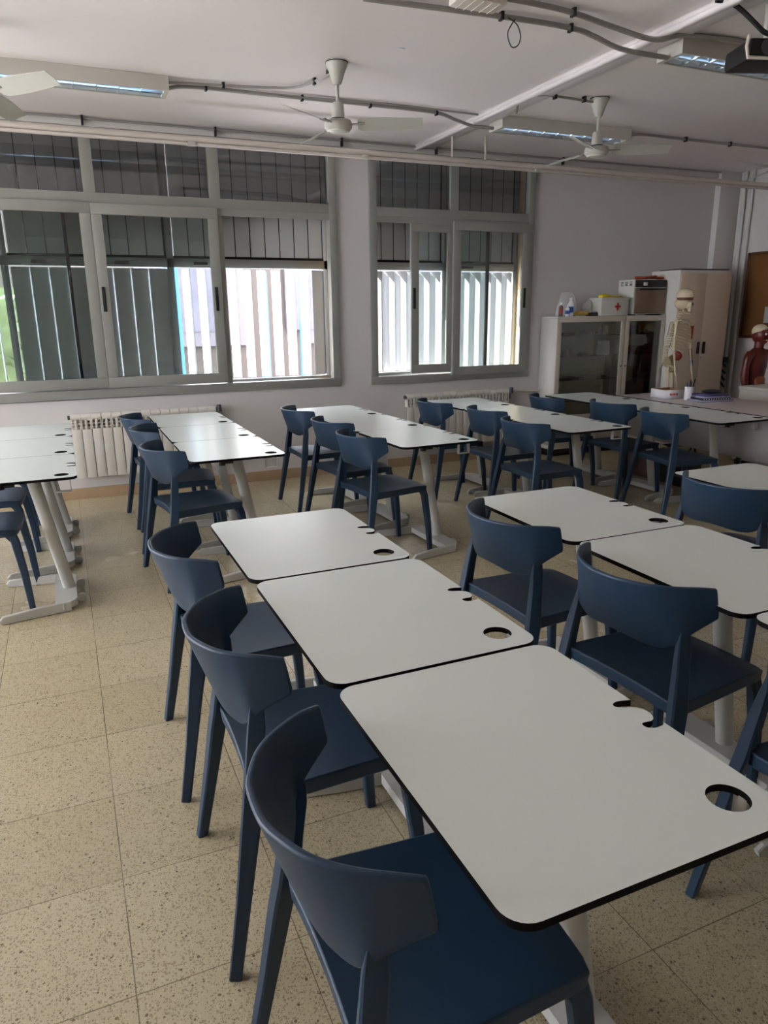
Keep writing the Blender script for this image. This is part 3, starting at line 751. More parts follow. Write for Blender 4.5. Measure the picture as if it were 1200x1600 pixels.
# ------------------------------------------------------------------ right back corner: cabinets
def glass_cabinet(x0, x1, y0, y1, label, shelves, knobx):
    t = thing('display_cabinet', ((x0 + x1) / 2, (y0 + y1) / 2, 0), 0, label, 'glass cabinet', 'cream glass display cabinets')
    inv = Matrix.Translation(-t.location); th = .02; Z = 1.487
    b = MB(); b.box(x0, y0 + .015, .12, x0 + th, y1, Z - .02).box(x1 - th, y0 + .015, .12, x1, y1, Z - .02).box(x0, y0 + .015, Z - .02, x1, y1, Z).box(x0, y0 + .015, .08, x1, y1, .12)
    b.box(x0, y0 + .03, .36, x1, y1, .38)
    b.build('carcass', M_CABW, t, xf=inv)
    MB().box(x0 + th, y1 - .012, .12, x1 - th, y1, Z - .02).build('back_panel', M_CABIN, t, smooth=False, xf=inv)
    MB().box(x0 + .03, y0 + .05, 0, x1 - .03, y1 - .02, .08).build('plinth', M_BLACK, t, xf=inv)
    g = MB()
    for z_ in shelves: g.box(x0 + th, y0 + .035, z_, x1 - th, y1 - .015, z_ + .006)
    g.build('glass_shelf', M_GLASSC, t, smooth=False, xf=inv)
    b = MB(); frame_rect(b, x0 + .002, x1 - .002, .40, Z - .003, .055, y0, y0 + .02, tt=.055, tb=.05)
    d = b.build('glass_door', M_CABF, t, xf=inv)
    MB().box(x0 + .05, y0 + .007, .44, x1 - .05, y0 + .011, Z - .05).build('pane', M_GLASSC, d, smooth=False, xf=inv)
    MB().box(x0 + .002, y0, .10, x1 - .002, y0 + .02, .395, b=.003).build('lower_panel', M_CABF, t, xf=inv)
    MB().tube([(knobx, y0 - .008, .95), (knobx, y0 + .003, .95)], .008, 10).build('lock', M_GREYD, d, xf=inv)
    return t
SH = (.585, .815, 1.07, 1.285)
glass_cabinet(4.765, 5.668, 6.40, 6.69, 'cream metal display cabinet with glass doors, left of the pair by the wall', SH, 5.64)
glass_cabinet(5.672, 6.235, 6.40, 6.69, 'narrower cream glass cabinet standing under the small oven', SH, 5.70)
t = thing('tall_cupboard', (6.62, 6.46, 0), 0, 'tall cream two-door metal cupboard behind the skeleton', 'cupboard')
MB().box(-.378, -.205, .05, .378, .22, 1.96, b=.003).build('carcass', M_CABW, t)
MB().box(-.36, -.18, 0, .36, .2, .05).build('plinth', M_BLACK, t)
for s in (-1, 1):
    x0, x1 = (-.372, -.002) if s < 0 else (.002, .372)
    d = MB().box(x0, -.222, .07, x1, -.206, 1.925, b=.003).build('door', M_CAB, t)
    hx_ = -.045 if s < 0 else .105
    MB().box(-.055 + (0 if s < 0 else .085), -.236, 1.06, -.022 + (0 if s < 0 else .085), -.221, 1.19, b=.006).build('handle', M_BLACK, d)
MB().tube([(.015, -.232, 1.02), (.015, -.22, 1.02)], .009, 10).build('lock', M_PIPE, t)
tag(MB().box(6.28, 6.25, 1.962, 6.95, 6.6, 1.972).build('black_folder', M_BLACK), 'flat black folder lying on top of the tall cupboard', 'folder')

# small things behind the glass
def item(name, mb, m_, label, cat, grp='odds and ends behind the cabinet glass'):
    return tag(mb.build(name, m_), label, cat, grp)
for z_, row in ((SH[3] + .007, ((4.86, .10, .02, M_GREYD, 'flat grey tray'), (5.00, .14, .025, M_BROWNBK, 'long brown tray'), (5.20, .12, .04, M_BLACK, 'black instrument'), (5.37, .08, .03, M_GREYD, 'small grey box'), (5.46, .05, .10, M_BROWNBK, 'brown jar'), (5.54, .05, .09, M_BONE, 'beige jar'))),
               (SH[2] + .007, ((4.88, .03, .07, M_BLACK, 'small black stand'), (5.02, .14, .08, M_PANEL, 'grey glassware heap'), (5.22, .08, .025, M_GREYD, 'flat grey dish'), (5.51, .10, .15, M_PAPER, 'white boxes stack'))),
               (SH[1] + .007, ((4.90, .10, .02, M_GREYD, 'grey strip'), (5.08, .16, .03, M_BLACK, 'black case'), (5.32, .18, .04, M_PANEL, 'pale grey case'), (5.50, .08, .03, M_GREYD, 'grey case'))),
               (SH[0] + .007, ((4.95, .20, .03, M_BLACK, 'black long box'), (5.20, .16, .03, M_GREYD, 'dark grey box'), (5.45, .16, .03, M_BLACK, 'black flat box')))):
    sn = {SH[3]: 'top', SH[2]: 'second', SH[1]: 'third', SH[0]: 'lowest'}[round(z_ - .007, 4)]
    for x, wd, h, m_, nm in row:
        b = MB()
        if 'jar' in nm:
            b.lathe([(wd * .4, 0), (wd * .45, .01), (wd * .45, h * .8), (wd * .3, h * .85), (wd * .36, h * .87), (wd * .36, h)], (x, 6.55, z_), 14)
        elif 'heap' in nm:
            for k in range(5): b.lathe([(.015, 0), (.022, .01), (.022, .05), (.024, .055)], (x - .05 + k * .026, 6.53 + .03 * (k % 2), z_ + .0), 10)
            b.sph((x, 6.53, z_ + .05), .03, 6)
        elif 'stack' in nm:
            for k in range(3): b.box(x - wd / 2 + .004 * k, 6.50, z_ + k * h / 3, x + wd / 2 - .003 * k, 6.6, z_ + (k + .92) * h / 3, b=.003)
        else:
            b.box(x - wd / 2, 6.50, z_, x + wd / 2, 6.58, z_ + h * .8, b=.004); b.box(x - wd * .3, 6.51, z_ + h * .8, x + wd * .1, 6.56, z_ + h, b=.003)
        item(nm.replace(' ', '_'), b, m_, '%s on the %s shelf of the wider display cabinet' % (nm, sn), nm.split()[-1])
tag(MB().box(5.34, 6.415, 1.085, 5.48, 6.418, 1.21).build('paper_notice', M_PAPER), 'small white notice leaning inside the wider glass cabinet', 'notice')
# right cabinet contents
b = MB(); b.lathe([(.03, 0), (.03, .015), (.012, .02), (.018, .05), (.028, .07), (.024, .10), (.028, .11), (.028, .125)], (6.03, 6.53, SH[3] + .007), 14)
item('brass_instrument', b, M_BASK, 'brassy instrument on the top shelf of the narrower cabinet', 'instrument')
item('blue_box', MB().box(5.84, 6.48, SH[3] + .007, 5.93, 6.58, SH[3] + .10, b=.004), M_BLUEP, 'blue box on the top shelf of the narrower cabinet', 'box')
item('dark_jar', MB().lathe([(.04, 0), (.045, .01), (.045, .09), (.03, .10), (.034, .12)], (5.77, 6.53, SH[3] + .007), 14), M_BLACK, 'dark jar on the top shelf of the narrower cabinet', 'jar')
b = MB()
for k in range(4): b.box(5.80 + .004 * (k % 2), 6.46, SH[2] + .007 + k * .022, 5.92, 6.57, SH[2] + .026 + k * .022, b=.003)
item('coloured_box_stack', b, M_RED, 'stack of small red boxes on the second shelf of the narrower cabinet', 'boxes')
item('glass_dish', MB().lathe([(.03, 0), (.008, .01), (.008, .06), (.05, .075), (.052, .095)], (6.10, 6.53, SH[2] + .007), 16), M_PANEL, 'footed glass dish on the second shelf of the narrower cabinet', 'dish')
b = MB(); b.lathe([(.065, 0), (.07, .005), (.078, .10), (.072, .10), (.066, .01)], (5.86, 6.53, SH[1] + .007), 20)
for k in range(5): b.tube([(5.86 + .075 * math.cos(a), 6.53 + .075 * math.sin(a), SH[1] + .02 + k * .02) for a in [2 * PI * j / 20 for j in range(21)]], .005, 5)
item('wicker_basket', b, M_BASK, 'small wicker basket on the third shelf of the narrower cabinet', 'basket')
item('white_bowl', MB().lathe([(.03, 0), (.05, .02), (.062, .035), (.058, .035), (.03, .01)], (6.06, 6.52, SH[1] + .007), 18), M_PAPER, 'white bowl beside the wicker basket', 'bowl')
for k in range(5):
    item('brown_book', MB().box(5.76 + .01 * (k % 2), 6.45, SH[0] + .007 + k * .034, 6.05 - .012 * (k % 3), 6.62, SH[0] + .037 + k * .034, b=.004), M_BROWNBK,
         'brown book lying %s in the pile on the lowest shelf' % ('lowest', 'second from below', 'in the middle', 'second from the top', 'uppermost')[k], 'book', 'brown books piled in the narrower cabinet')

# things on top of the cabinets
ZT = 1.488
b = MB(); rings = []
for k, (z_, w_, d_) in enumerate(((0, .12, .05), (.05, .125, .055), (.12, .11, .045), (.18, .095, .03), (.235, .075, .015), (.25, .05, .006))):
    rings.append([(5.02 + w_ * math.cos(a) * (1 + .12 * math.sin(5 * a + k)), 6.60 + d_ * math.sin(a) * (1 + .2 * math.sin(4 * a + k)), ZT + z_) for a in [2 * PI * j / 24 for j in range(24)]])
b.loft(rings); tag(b.build('plastic_bag', M_BAG), 'crumpled clear plastic bag standing on the wider glass cabinet', 'bag')
def bottle(x, y, h, r, m_, lab):
    t = thing('bottle', (x, y, ZT), 0, lab, 'bottle', 'bottles on the glass cabinet')
    MB().lathe([(r * .9, 0), (r, .006), (r, h * .68), (r * .45, h * .82), (r * .4, h * .84)], n=18).build('body', m_, t)
    MB().lathe([(r * .45, h * .83), (r * .45, h), (r * .3, h)], n=14).build('cap', M_PAPER, t)
    MB().lathe([(r * 1.01, h * .2), (r * 1.015, h * .22), (r * 1.015, h * .5), (r * 1.01, h * .52)], n=18).build('label_band', M_BLUEP if m_ is M_PAPER else M_RED, t)
bottle(4.975, 6.47, .19, .030, M_PAPER, 'tall white plastic bottle in front of the clear bag')
bottle(4.925, 6.455, .115, .022, M_PAPER, 'short white bottle with a blue label beside the tall white bottle')
bottle(4.875, 6.50, .14, .022, M_BROWNBK, 'slim brown bottle at the left end of the cabinet top')
b = MB(); rings = []
for k in range(9):
    u = k / 8; rings.append([(5.06 + .16 * u, 6.50 + (.05) * math.cos(a) * (.5 + math.sin(PI * u)), ZT + .012 + max(0, .016 * (1 + math.sin(a)) * (.4 + math.sin(PI * u)) * (1 + .3 * math.sin(9 * u)))) for a in [2 * PI * j / 12 for j in range(12)]])
b.loft(rings); tag(b.build('yellow_gloves', M_TAN), 'folded tan-yellow gloves lying in front of the first aid box', 'gloves')
tag(MB().box(5.22, 6.46, ZT, 5.34, 6.54, ZT + .035, b=.014).tube([(5.34, 6.5, ZT + .02), (5.39, 6.49, ZT + .022)], .02, 10).build('black_torch', M_BLACK), 'black torch-like object beside the first aid box', 'torch')
t = thing('first_aid_box', (5.53, 6.53, ZT), 0, 'white first aid box with a red cross, on the wider glass cabinet', 'first aid box')
MB().box(-.185, -.10, 0, .185, .10, .165, b=.008).build('body', M_OVEN, t)
MB().box(-.19, -.105, .165, .19, .105, .19, b=.006).build('lid', M_OVEN, t)
MB().box(.0, -.1035, .085, .075, -.0995, .105).box(.0275, -.1035, .0575, .0475, -.0995, .1325).build('red_cross', M_CROSS, t)
b = MB(); rings = []
for k in range(11):
    u = k / 10; hh = (.018 + .028 * math.exp(-((u - .22) / .14) ** 2)); rings.append([(5.40 + .27 * u, 6.52 + .055 * math.cos(a) * (.7 + .3 * math.sin(PI * u)), ZT + .191 + hh * (.5 + .5 * math.sin(a)) * (1 + .2 * math.sin(11 * u + a))) for a in [2 * PI * j / 14 for j in range(14)]])
b.loft(rings); tag(b.build('yellow_cloth', M_YEL), 'crumpled bright yellow cloth on top of the first aid box', 'cloth')
tag(MB().bm((lambda bm: (bmesh.ops.create_icosphere(bm, subdivisions=2, radius=.06), [setattr(v, 'co', Vector((5.30 + v.co.x, 6.60 + v.co.y * .7, ZT + .09 + v.co.z * 1.3 * (1 + .3 * math.sin(40 * v.co.x))))) for v in bm.verts], bm)[2])(bmesh.new())).build('white_wrap', M_BAG), 'clump of clear wrap beside the first aid box', 'wrap')
t = thing('small_oven', (6.005, 6.555, ZT + .012), 0, 'small white laboratory oven with black panel, on the narrower glass cabinet', 'oven')
MB().box(-.225, -.12, 0, .225, .13, .365, b=.006).build('body', M_OVEN, t)
MB().box(-.215, -.132, .285, .22, -.12, .36, b=.003).build('control_panel', M_BLACK, t)
MB().box(-.11, -.136, .30, -.055, -.131, .335).build('display', M_PAPER, t)
d = MB().box(-.21, -.136, .008, .215, -.118, .275, b=.004).build('door', M_OVENDOOR, t)
MB().box(-.16, -.15, .255, .20, -.134, .272, b=.003).build('handle', M_BLACK, d)
b = MB()
for k in range(3):
    for j in range(4): b.box(-.228, -.085 + k * .07, .30 + j * .012, -.2245, -.045 + k * .07, .306 + j * .012)
b.build('vent', M_GREYD, t)
for s in (-1, 1): MB().box(s * .18 - .02, -.10, -.012, s * .18 + .02, .10, 0).build('foot', M_BLACK, t)
tag(MB().tube(bez([(5.84, 6.50, ZT + .395), (5.92, 6.47, ZT + .395), (6.02, 6.52, ZT + .40), (6.10, 6.47, ZT + .41), (6.17, 6.53, ZT + .395), (6.22, 6.48, ZT + .395), (6.12, 6.54, ZT + .40), (6.0, 6.48, ZT + .40), (5.88, 6.54, ZT + .395)], 8), .014, 8).build('coiled_cord', M_ORANGE),
    'reddish orange coiled cord lying on top of the small oven', 'cord')

# ------------------------------------------------------------------ skeleton
sk = thing('anatomical_skeleton', (5.91, 5.95, 0), math.radians(36), 'life-size teaching skeleton with painted red arm, before the tall cupboard', 'skeleton model')
LEAN = .10
def K(x, y, z):   # lean forward (towards -y) with height
    return (x, y - max(0, z - .95) * LEAN / .7, z)
b = MB()
b.sph(K(0, .03, 1.605), .070, 10, (.90, 1.12, .86)); b.bbox(-.042, -.075 - .09, 1.55, .042, -.02 - .09, 1.62, .02); b.tube([K(-.045, -.06, 1.60), K(-.05, -.065, 1.56), K(-.03, -.07, 1.53)], .014, 8); b.tube([K(.045, -.06, 1.60), K(.05, -.065, 1.56), K(.03, -.07, 1.53)], .014, 8)
b.sph(K(0, -.055, 1.545), .032, 8, (1, .8, .9)); b.tube([K(-.06, -.02, 1.565), K(-.055, -.07, 1.568), K(-.02, -.085, 1.565)], .008, 8); b.tube([K(.06, -.02, 1.565), K(.055, -.07, 1.568), K(.02, -.085, 1.565)], .008, 8)
skull = b.build('skull', M_BONE, sk)
b = MB(); kc = K(0, .015, 1.668); b.loft([[(kc[0] + .074 * q * math.cos(a), kc[1] + .094 * q * math.sin(a), kc[2] + h) for a in [2 * PI * j / 24 for j in range(24)]] for q, h in ((.96, -.004), (1.0, 0), (.97, .025), (.86, .052), (.64, .072), (.34, .083), (.08, .086))])
b.build('skull_cap', M_BONE, sk)
MB().loft([[(kc[0] + .064 * q * math.cos(a), kc[1] + .082 * q * math.sin(a), kc[2] + h) for a in [2 * PI * j / 20 for j in range(20)]] for q, h in ((.95, -.032), (1.0, -.004))]).build('brain_cavity', M_WOOD, skull)
for s in (-1, 1): MB().sph((s * .024, -.165, 1.597), .014, 8, (1, .5, 1)).build('eye_socket', M_BLACK, skull)
MB().tube([K(-.05, -.0, 1.55), K(-.048, -.02, 1.515), K(-.03, -.07, 1.50), K(0, -.085, 1.495), K(.03, -.07, 1.50), K(.048, -.02, 1.515), K(.05, 0, 1.55)], .011, 8).build('jaw', M_BONE, sk)
b = MB()
for k in range(24):
    z_ = .98 + k * .0235; yy = .045 + .03 * math.sin((z_ - .98) * 9) 
    b.lathe([(.016, 0), (.021, .003), (.021, .013), (.016, .016)], K(0, yy, z_), 10); b.tube([K(0, yy + .015, z_ + .008), K(0, yy + .045, z_ + .0)], .006, 5); b.tube([K(-.03, yy + .012, z_ + .008), K(.03, yy + .012, z_ + .008)], .005, 5)
b.build('spine', M_BONE, sk)
for k in range(11):
    z_ = 1.435 - k * .0255; wd = .085 + .05 * math.sin(min(1, (k + 1) / 7) * PI / 2); dp = .06 + .04 * math.sin(min(1, (k + 1) / 7) * PI / 2); drop = .045 + .004 * k
    for s in (-1, 1):
        end = PI * (1.0 if k < 7 else 1.0 - (k - 6) * .09)
        pts = []
        for j in range(13):
            a = end * j / 12; pts.append(K(s * wd * math.sin(a), .05 - dp * (1 - math.cos(a)) * .95, z_ - drop * j / 12 * (1 if j < 10 else 1)))
        MB().tube(pts, [.0048] * 13, 6).build('rib', M_BONE, sk)
MB().bar([K(0, -.085, 1.41), K(0, -.115, 1.34), K(0, -.13, 1.26), K(0, -.125, 1.23)], [(.035, .010), (.028, .010), (.032, .010), (.01, .008)], up=(0, 1, 0)).build('sternum', M_BONE, sk)
for s in (-1, 1):
    MB().tube(bez([K(0, -.08, 1.42), K(s * .07, -.06, 1.435), K(s * .16, -.02, 1.44)], 4), .009, 8).build('clavicle', M_BONE, sk)
    MB().loft([[K(s * .08, .085, 1.42), K(s * .17, .05, 1.43), K(s * .10, .085, 1.27)], [K(s * .08, .092, 1.42), K(s * .17, .058, 1.43), K(s * .10, .092, 1.27)]]).build('scapula', M_BONE, sk)
    red = s > 0
    SY = K(0, .01, 1.42)[1]
    if s > 0: SY -= .10
    A = [(s * .175, SY, 1.42), (s * .185, SY, 1.38), (s * .200, SY + .005, 1.27), (s * .205, SY, 1.145)]
    h_ = MB().tube(A, [.026, .015, .012, .02], 10).build('humerus', M_BONE, sk)
    if red: MB().tube([A[1], A[2], (Vector(A[2]) + Vector(A[3])) / 2], [.018, .017, .010], 10).build('painted_muscle', M_RED, h_)
    F = [(s * .20, SY, 1.14), (s * .205, SY - .02, 1.02), (s * .20, SY - .04, .90)]
    fo = MB().tube([Vector(p) + Vector((.011, 0, 0)) for p in F], [.012, .007, .011], 8).tube([Vector(p) - Vector((.011, 0, 0)) for p in F], [.010, .007, .012], 8).build('forearm', M_BONE, sk)
    if red:
        MB().tube([F[0], F[1]], [.016, .013], 8).build('painted_muscle', M_RED, fo); MB().tube([F[1], (Vector(F[1]) + Vector(F[2])) / 2], [.017, .014], 8).build('painted_tendon', M_BLUEP, fo)
    hb = MB(); hb.sph(Vector(F[2]) + Vector((0, -.005, -.018)), .02, 6, (1, .6, 1))
    for q in range(5):
        dx = (q - 2) * .011 * s; L_ = (.055, .075, .085, .08, .065)[q] if q else .05
        p0 = Vector(F[2]) + Vector((dx * .5, -.005, -.03)); p1 = p0 + Vector((dx * .8, -.012, -.055)); p2 = p1 + Vector((dx * .3, -.004, -L_ * .5)); p3 = p2 + Vector((0, .006, -L_ * .45))
        hb.tube([p0, p1, p2, p3], [.005, .0045, .005, .0035], 6)
    hb.build('hand', M_BONE, sk)
b = MB()
for s in (-1, 1):
    rings = []
    for k in range(7):
        a = math.radians(-20 + 35 * k); cx_ = s * (.075 + .035 * math.cos(a) * .5)
        rings.append([K(s * (.055 + .07 * abs(math.sin(PI * k / 6)) * u), .06 - .10 * k / 6 * 1.0 + .02 * u, .98 + .10 * math.sin(PI * k / 6) * u) + () for u in (0, .5, 1, .9, .45, .05)])
    b.loft(rings)
    b.tube([K(s * .07, .0, .985), K(s * .05, -.05, .95), K(s * .012, -.07, .93)], .012, 8); b.tube([K(s * .08, .02, .97), K(s * .06, .01, .91), K(s * .02, -.05, .915)], .012, 8)
b.sph(K(0, .055, 1.0), .035, 8, (1, .5, 1.3)); pel = b.build('pelvis', M_BONE, sk)
MB().sph(K(.115, -.03, 1.065), .050, 8, (.45, 1, 1)).build('painted_muscle', M_RED, pel)
for s in (-1, 1):
    A = [(s * .085, .0, .955), (s * .125, .0, .93), (s * .12, -.01, .86), (s * .095, -.03, .66), (s * .085, -.03, .51)]
    fe = MB().tube(A, [.022, .024, .015, .0135, .026], 10).build('femur', M_BONE, sk)
    if s > 0: MB().tube([(s * .122, -.018, .86), (s * .10, -.045, .66)], [.008, .006], 6).build('painted_muscle', M_RED, fe)
    B_ = [(s * .085, -.03, .49), (s * .083, -.015, .30), (s * .082, 0, .12)]
    MB().tube(B_, [.026, .012, .014], 10).tube([(s * .108, -.01, .47), (s * .105, 0, .30), (s * .10, .01, .11)], [.008, .006, .009], 8).build('shin', M_BONE, sk)
    b = MB().sph((s * .083, .03, .09), .025, 6, (1, 1.3, .9))
    for q in range(5): b.tube([(s * .083, .0, .09), (s * (.063 + q * .012), -.07, .065), (s * (.055 + q * .015), -.13 + .01 * q, .05)], [.010, .006, .005], 6)
    b.build('foot_bones', M_BONE, sk)
MB().tube([(0, .10, .05), (0, .10, .95), (0, .07, 1.0)], .010, 10).build('stand_pole', M_PIPE, sk)
b = MB()
for k in range(5):
    a = 2 * PI * k / 5; b.bar([(0, .10, .05), (.26 * math.cos(a), .10 + .26 * math.sin(a), .045)], [(.03, .02), (.02, .015)], up=(0, 0, 1)); b.sph((.26 * math.cos(a), .10 + .26 * math.sin(a), .022), .022, 6)
b.build('stand_base', M_BLACK, sk)

# ------------------------------------------------------------------ muscle torso model and the white cupboard in front of it
tm = thing('muscle_torso_model', (6.80, 5.62, .595), math.radians(8), 'red and brown half-size muscle figure with skull-white brow at the right edge', 'anatomy model')
def lo(name, prof, m_, parent, n=16):
    rings = [[(cx_ + rx * math.cos(a), cy_ + ry * math.sin(a), z_) for a in [2 * PI * j / n for j in range(n)]] for (z_, cx_, cy_, rx, ry) in prof]
    return MB().loft(rings).build(name, m_, parent)
to = lo('torso', [(.0, 0, 0, .115, .085), (.10, 0, 0, .105, .08), (.20, 0, 0, .10, .075), (.30, 0, 0, .115, .085), (.42, 0, 0, .135, .09), (.49, 0, 0, .14, .075), (.53, 0, 0, .10, .055), (.55, 0, 0, .05, .045), (.60, 0, -.005, .050, .050), (.64, 0, -.01, .052, .055)], M_REDD, tm, 20)
lo('chest_opening', [(.28, 0, -.055, .06, .03), (.36, 0, -.062, .075, .035), (.44, 0, -.055, .065, .03), (.49, 0, -.045, .04, .02)], M_ORG, to)
lo('abdomen', [(.05, 0, -.05, .055, .035), (.12, 0, -.058, .08, .04), (.22, 0, -.052, .085, .04), (.27, 0, -.045, .06, .03)], M_GUT, to)
HX = Matrix.Translation((0, .005, -.07))
hd = MB().sph((0, -.01, .755), .086, 12, (.86, 1.05, 1.15)).tube([(0, -.088, .755), (0, -.110, .725), (0, -.090, .713)], [.011, .016, .009], 8).sph((.0, -.052, .69), .042, 8, (.9, .9, .8)).build('head', M_REDD, tm, xf=HX)
MB().sph((0, .0, .788), .084, 10, (.87, 1.05, .90)).build('skull_cap', M_BONE, hd, xf=HX)
for s in (-1, 1):
    MB().sph((s * .031, -.088, .762), .013, 6).build('eye', M_PAPER, hd, xf=HX); MB().sph((s * .076, 0, .742), .017, 6, (.4, .8, 1.2)).build('ear', M_RED, hd, xf=HX)
MB().tube([(-.022, -.092, .700), (0, -.097, .697), (.022, -.092, .700)], .005, 6).build('mouth', M_BONE, hd, xf=HX)
ar = MB().tube(bez([(-.125, 0, .48), (-.17, .0, .44), (-.185, .005, .33), (-.19, .0, .23), (-.175, -.02, .12), (-.165, -.03, .06)], 4), [.05, .052, .05, .047, .044, .04, .038, .037, .036, .037, .040, .040, .038, .035, .032, .028, .026, .025, .022, .02, .02], 12).build('arm', M_REDD, tm)
hb = MB().sph((-.163, -.035, .03), .028, 8, (.6, .9, 1.2))
for q in range(4): hb.tube([(-.165, -.055 + q * .014, .01), (-.165, -.062 + q * .016, -.03), (-.158, -.06 + q * .016, -.058 + .006 * abs(q - 1))], [.009, .008, .006], 8)
hb.tube([(-.155, -.06, .04), (-.145, -.08, .01), (-.145, -.08, -.015)], [.01, .009, .007], 8).build('hand', M_BONE, ar)
ar = MB().tube(bez([(.125, 0, .48), (.18, -.01, .47), (.27, -.05, .44), (.33, -.09, .50), (.34, -.12, .60)], 4), [.05, .052, .05, .047, .044, .04, .038, .036, .036, .037, .038, .036, .032, .030, .026, .024, .022], 12).build('arm', M_REDD, tm)
hb = MB().sph((.342, -.13, .63), .026, 8, (.9, .6, 1.2))
for q in range(4): hb.tube([(.325 + q * .014, -.135, .65), (.32 + q * .016, -.15, .685), (.322 + q * .015, -.165, .70)], [.008, .007, .006], 8)
hb.tube([(.32, -.14, .62), (.30, -.155, .64), (.295, -.16, .66)], [.009, .008, .007], 8).build('hand', M_BONE, ar)
for s in (-1, 1): MB().tube([(s * .055, 0, .04), (s * .065, 0, -.08), (s * .065, 0, -.20)], [.065, .062, .05], 12).build('thigh', M_REDD, tm)
MB().box(-.16, -.12, -.595, .16, .12, -.18, b=.01).build('stand', M_PIPEW, tm)
t = thing('low_white_cupboard', (6.66, 5.10, 0), 0, 'low white cupboard at the right edge, in front of the muscle figure', 'cupboard')
MB().box(-.42, -.22, .05, .55, .22, .765, b=.006).build('carcass', M_CABW, t)
MB().box(-.43, -.23, .765, .56, .23, .795, b=.006).build('top', M_CABW, t)
MB().box(-.40, -.19, 0, .53, .2, .05).build('plinth', M_BLACK, t)
d = MB().box(-.41, -.232, .07, .06, -.216, .755, b=.003).build('door', M_CABW, t); MB().box(.02, -.245, .5, .035, -.23, .6, b=.003).build('handle', M_GREYD, d)
d = MB().box(.07, -.232, .07, .54, -.216, .755, b=.003).build('door', M_CABW, t); MB().box(.09, -.245, .5, .105, -.23, .6, b=.003).build('handle', M_GREYD, d)
t = thing('organ_dish', (6.72, 5.12, .796), 0, 'curved beige and red organ model on the low white cupboard', 'anatomy model')
MB().lathe([(.05, 0), (.10, .02), (.13, .06), (.12, .06), (.09, .03), (.04, .02)], n=22).build('shell', M_GUT, t)
MB().sph((.02, 0, .055), .06, 8, (1.2, .9, .5)).build('organ', M_RED, t)

# ------------------------------------------------------------------ right wall
t = thing('cork_board', (7.385, 5.55, 1.69), 0, 'brown cork notice board with wooden frame on the right wall', 'notice board')
MB().box(-.01, -.80, -.45, .012, .80, .45).build('cork_panel', M_CORK, t)
b = MB(); b.box(-.022, -.83, -.475, .012, .83, -.445).box(-.022, -.83, .445, .012, .83, .475).box(-.022, -.83, -.475, .012, -.80, .475).box(-.022, .80, -.475, .012, .83, .475)
b.build('frame', M_WOOD, t)
tag(MB().box(7.366, 5.80, 1.385, 7.373, 6.07, 1.565).build('pinned_sheet', M_PAPER), 'white sheet pinned to the cork board at the right picture edge', 'sheet of paper')
for y_, r, lab in ((6.53, .022, 'white painted vertical pipe in the right back corner, nearer the window wall'), (6.43, .020, 'white painted vertical pipe on the right wall, beside the cork board')):
    tag(MB().tube([(7.365, y_, 0), (7.365, y_, CZ)], r, 12).build('vertical_pipe', M_WALL), lab, 'pipe', 'vertical pipes in the right corner')
t = thing('wall_socket', (7.30, 6.585, 1.30), 0, 'small black and white socket box beside the tall cupboard', 'socket')
MB().box(-.03, -.02, -.06, .03, .02, .0, b=.004).build('socket_body', M_PANEL, t); MB().box(-.022, -.03, 0, .022, .02, .05, b=.004).build('plug', M_BLACK, t)
b = MB()
b.tube(bez([(7.30, 6.57, 1.26), (7.29, 6.56, 1.0), (7.28, 6.55, .7), (7.30, 6.5, .4)], 6), .006, 6)
for k in range(4): b.tube(bez([(7.27, 6.5, .98 - .07 * k), (7.23, 6.47, .93 - .07 * k), (7.28, 6.44, .88 - .08 * k), (7.31, 6.5, .90 - .08 * k)], 5), .010, 6)
b.box(7.24, 6.44, .92, 7.31, 6.5, .99, b=.01)
tag(b.build('cable_bundle', M_BLACK), 'tangle of black cables hanging beside the tall cupboard', 'cables')

# ------------------------------------------------------------------ teacher's desk and its things
t = thing('teacher_desk', (5.27, 4.15, 0), 0, "pale teacher's desk with dark edges, right of the desk rows", 'desk')
MB().box(-.385, -1.50, .728, .385, 1.42, .750, b=.002).build('top', M_TDESK, t)
MB().box(-.394, -1.505, .731, -.385, 1.425, .7505).box(-.394, 1.42, .731, .386, 1.428, .7505).build('edge_band', M_BLACK, t)
MB().box(-.352, -1.46, .385, -.332, 1.38, .728).build('modesty_panel', M_PANEL, t)
for y_ in (-1.40, 0, 1.33):
    for s in (-1, 1): MB().box(s * .32 - .015, y_ - .015, 0, s * .32 + .015, y_ + .015, .73).build('leg', M_BLACK, t)
tb = thing('small_cardboard_box', (5.13, 5.17, .751), math.radians(-8), "small open cardboard box with white front on the teacher's desk", 'box')
b = MB(); b.box(-.10, -.10, 0, .10, .10, .008); b.box(-.10, -.10, 0, -.094, .10, .085).box(.094, -.10, 0, .10, .10, .085).box(-.10, .094, 0, .10, .10, .085).box(-.10, -.10, 0, .10, -.094, .085)
b.build('box_body', M_CARD, tb)
MB().box(-.103, -.1035, .002, .103, -.1005, .083).box(-.1035, -.10, .002, -.1005, .10, .083).build('white_face', M_PAPER, tb)
b = MB()
for k in range(6): b.box(-.045 + k * .015, -.1045, .035, -.035 + k * .015, -.1035, .052)
b.build('red_print', M_CROSS, tb)
tp = thing('pen_cup', (5.18, 4.955, .751), 0, "white pen cup beside the cardboard box on the teacher's desk", 'pen cup')
MB().lathe([(.036, 0), (.040, .004), (.040, .12), (.036, .12), (.034, .01)], n=20).build('cup', M_PAPER, tp)
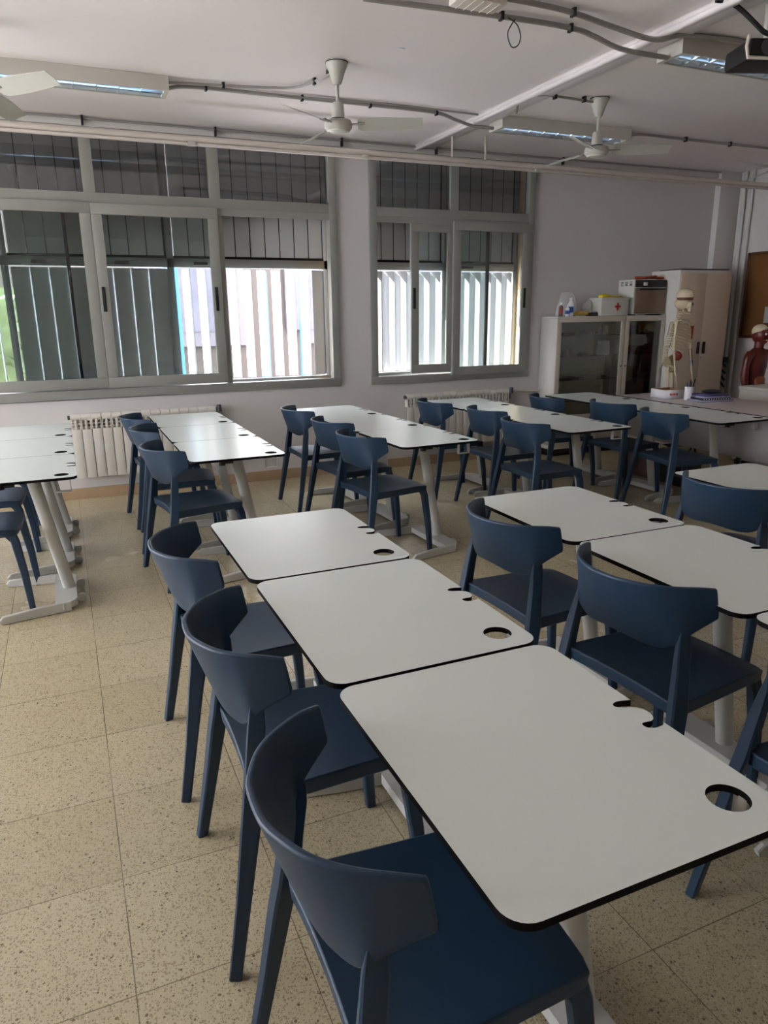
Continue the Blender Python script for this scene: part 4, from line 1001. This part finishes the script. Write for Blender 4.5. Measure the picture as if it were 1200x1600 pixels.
for k, (dx, dy, h, m_, nm) in enumerate(((.012, .01, .18, M_BLACK, 'black pen leaning right in the white cup'), (-.015, .0, .155, M_BLUEP, 'blue pen in the white cup'), (.0, -.015, .165, M_GREYD, 'grey pen in the white cup'), (.02, -.01, .19, M_BLACK, 'longest black pen in the white cup'))):
    tag(MB().tube([(5.18 + dx * .5, 4.955 + dy * .5, .765), (5.18 + dx * 2.2, 4.955 + dy * 1.5, .751 + h)], .005, 8).build('pen', m_), nm, 'pen', 'pens in the white cup')
yy = 4.83; zz = .7515
for k, (w_, d_, h_, m_, a, nm, lab) in enumerate(((.33, .23, .016, M_LILAC, 4, 'notebook', "lilac notebook at the bottom of the pile on the teacher's desk"), (.30, .22, .016, M_BLACK, -3, 'notebook', 'dark patterned notebook near the bottom of the pile'), (.28, .20, .014, M_LILAC, 2, 'notebook', 'lilac notebook in the middle of the pile'), (.26, .18, .016, M_PURPLE, 6, 'notebook', 'purple notebook at the top of the pile'))):
    Mx = Matrix.Translation((5.30, yy, zz)) @ Matrix.Rotation(math.radians(a - 10), 4, 'Z')
    n_ = MB(); n_.box(-w_ / 2, -d_ / 2, 0, w_ / 2, d_ / 2, h_, M=Mx)
    o = tag(n_.build(nm, m_), lab, 'notebook', 'pile of notebooks')
    if m_ is M_BLACK:
        sp_ = MB()
        for j in range(12): sp_.box(-w_ / 2 + .02 + j * .024, -d_ / 2 - .0012, .003, -w_ / 2 + .03 + j * .024, -d_ / 2 - .0002, h_ - .003, M=Mx)
        sp_.build('cover_dots', M_PAPER, o)
    zz += h_ + .0005
tag(MB().sph((5.31, yy, zz + .018), .10, 10, (1.0, .55, .19)).build('pencil_case', M_BLACK), 'black soft pencil case on top of the notebooks', 'pencil case')
tag(MB().box(4.955, 4.72, .0, 5.18, 5.10, .30, b=.02).tube(bez([(5.0, 4.73, .29), (5.05, 4.72, .38), (5.1, 4.73, .29)], 5), .01, 8).build('black_bag', M_BLACK), "black bag standing on the floor under the teacher's desk", 'bag')
tag(MB().box(4.96, 5.16, .0, 5.2, 5.45, .22, b=.005).box(4.955, 5.29, .0, 4.959, 5.32, .22).build('floor_box', M_BROWNBK), "brown box on the floor beneath the far end of the teacher's desk", 'box')
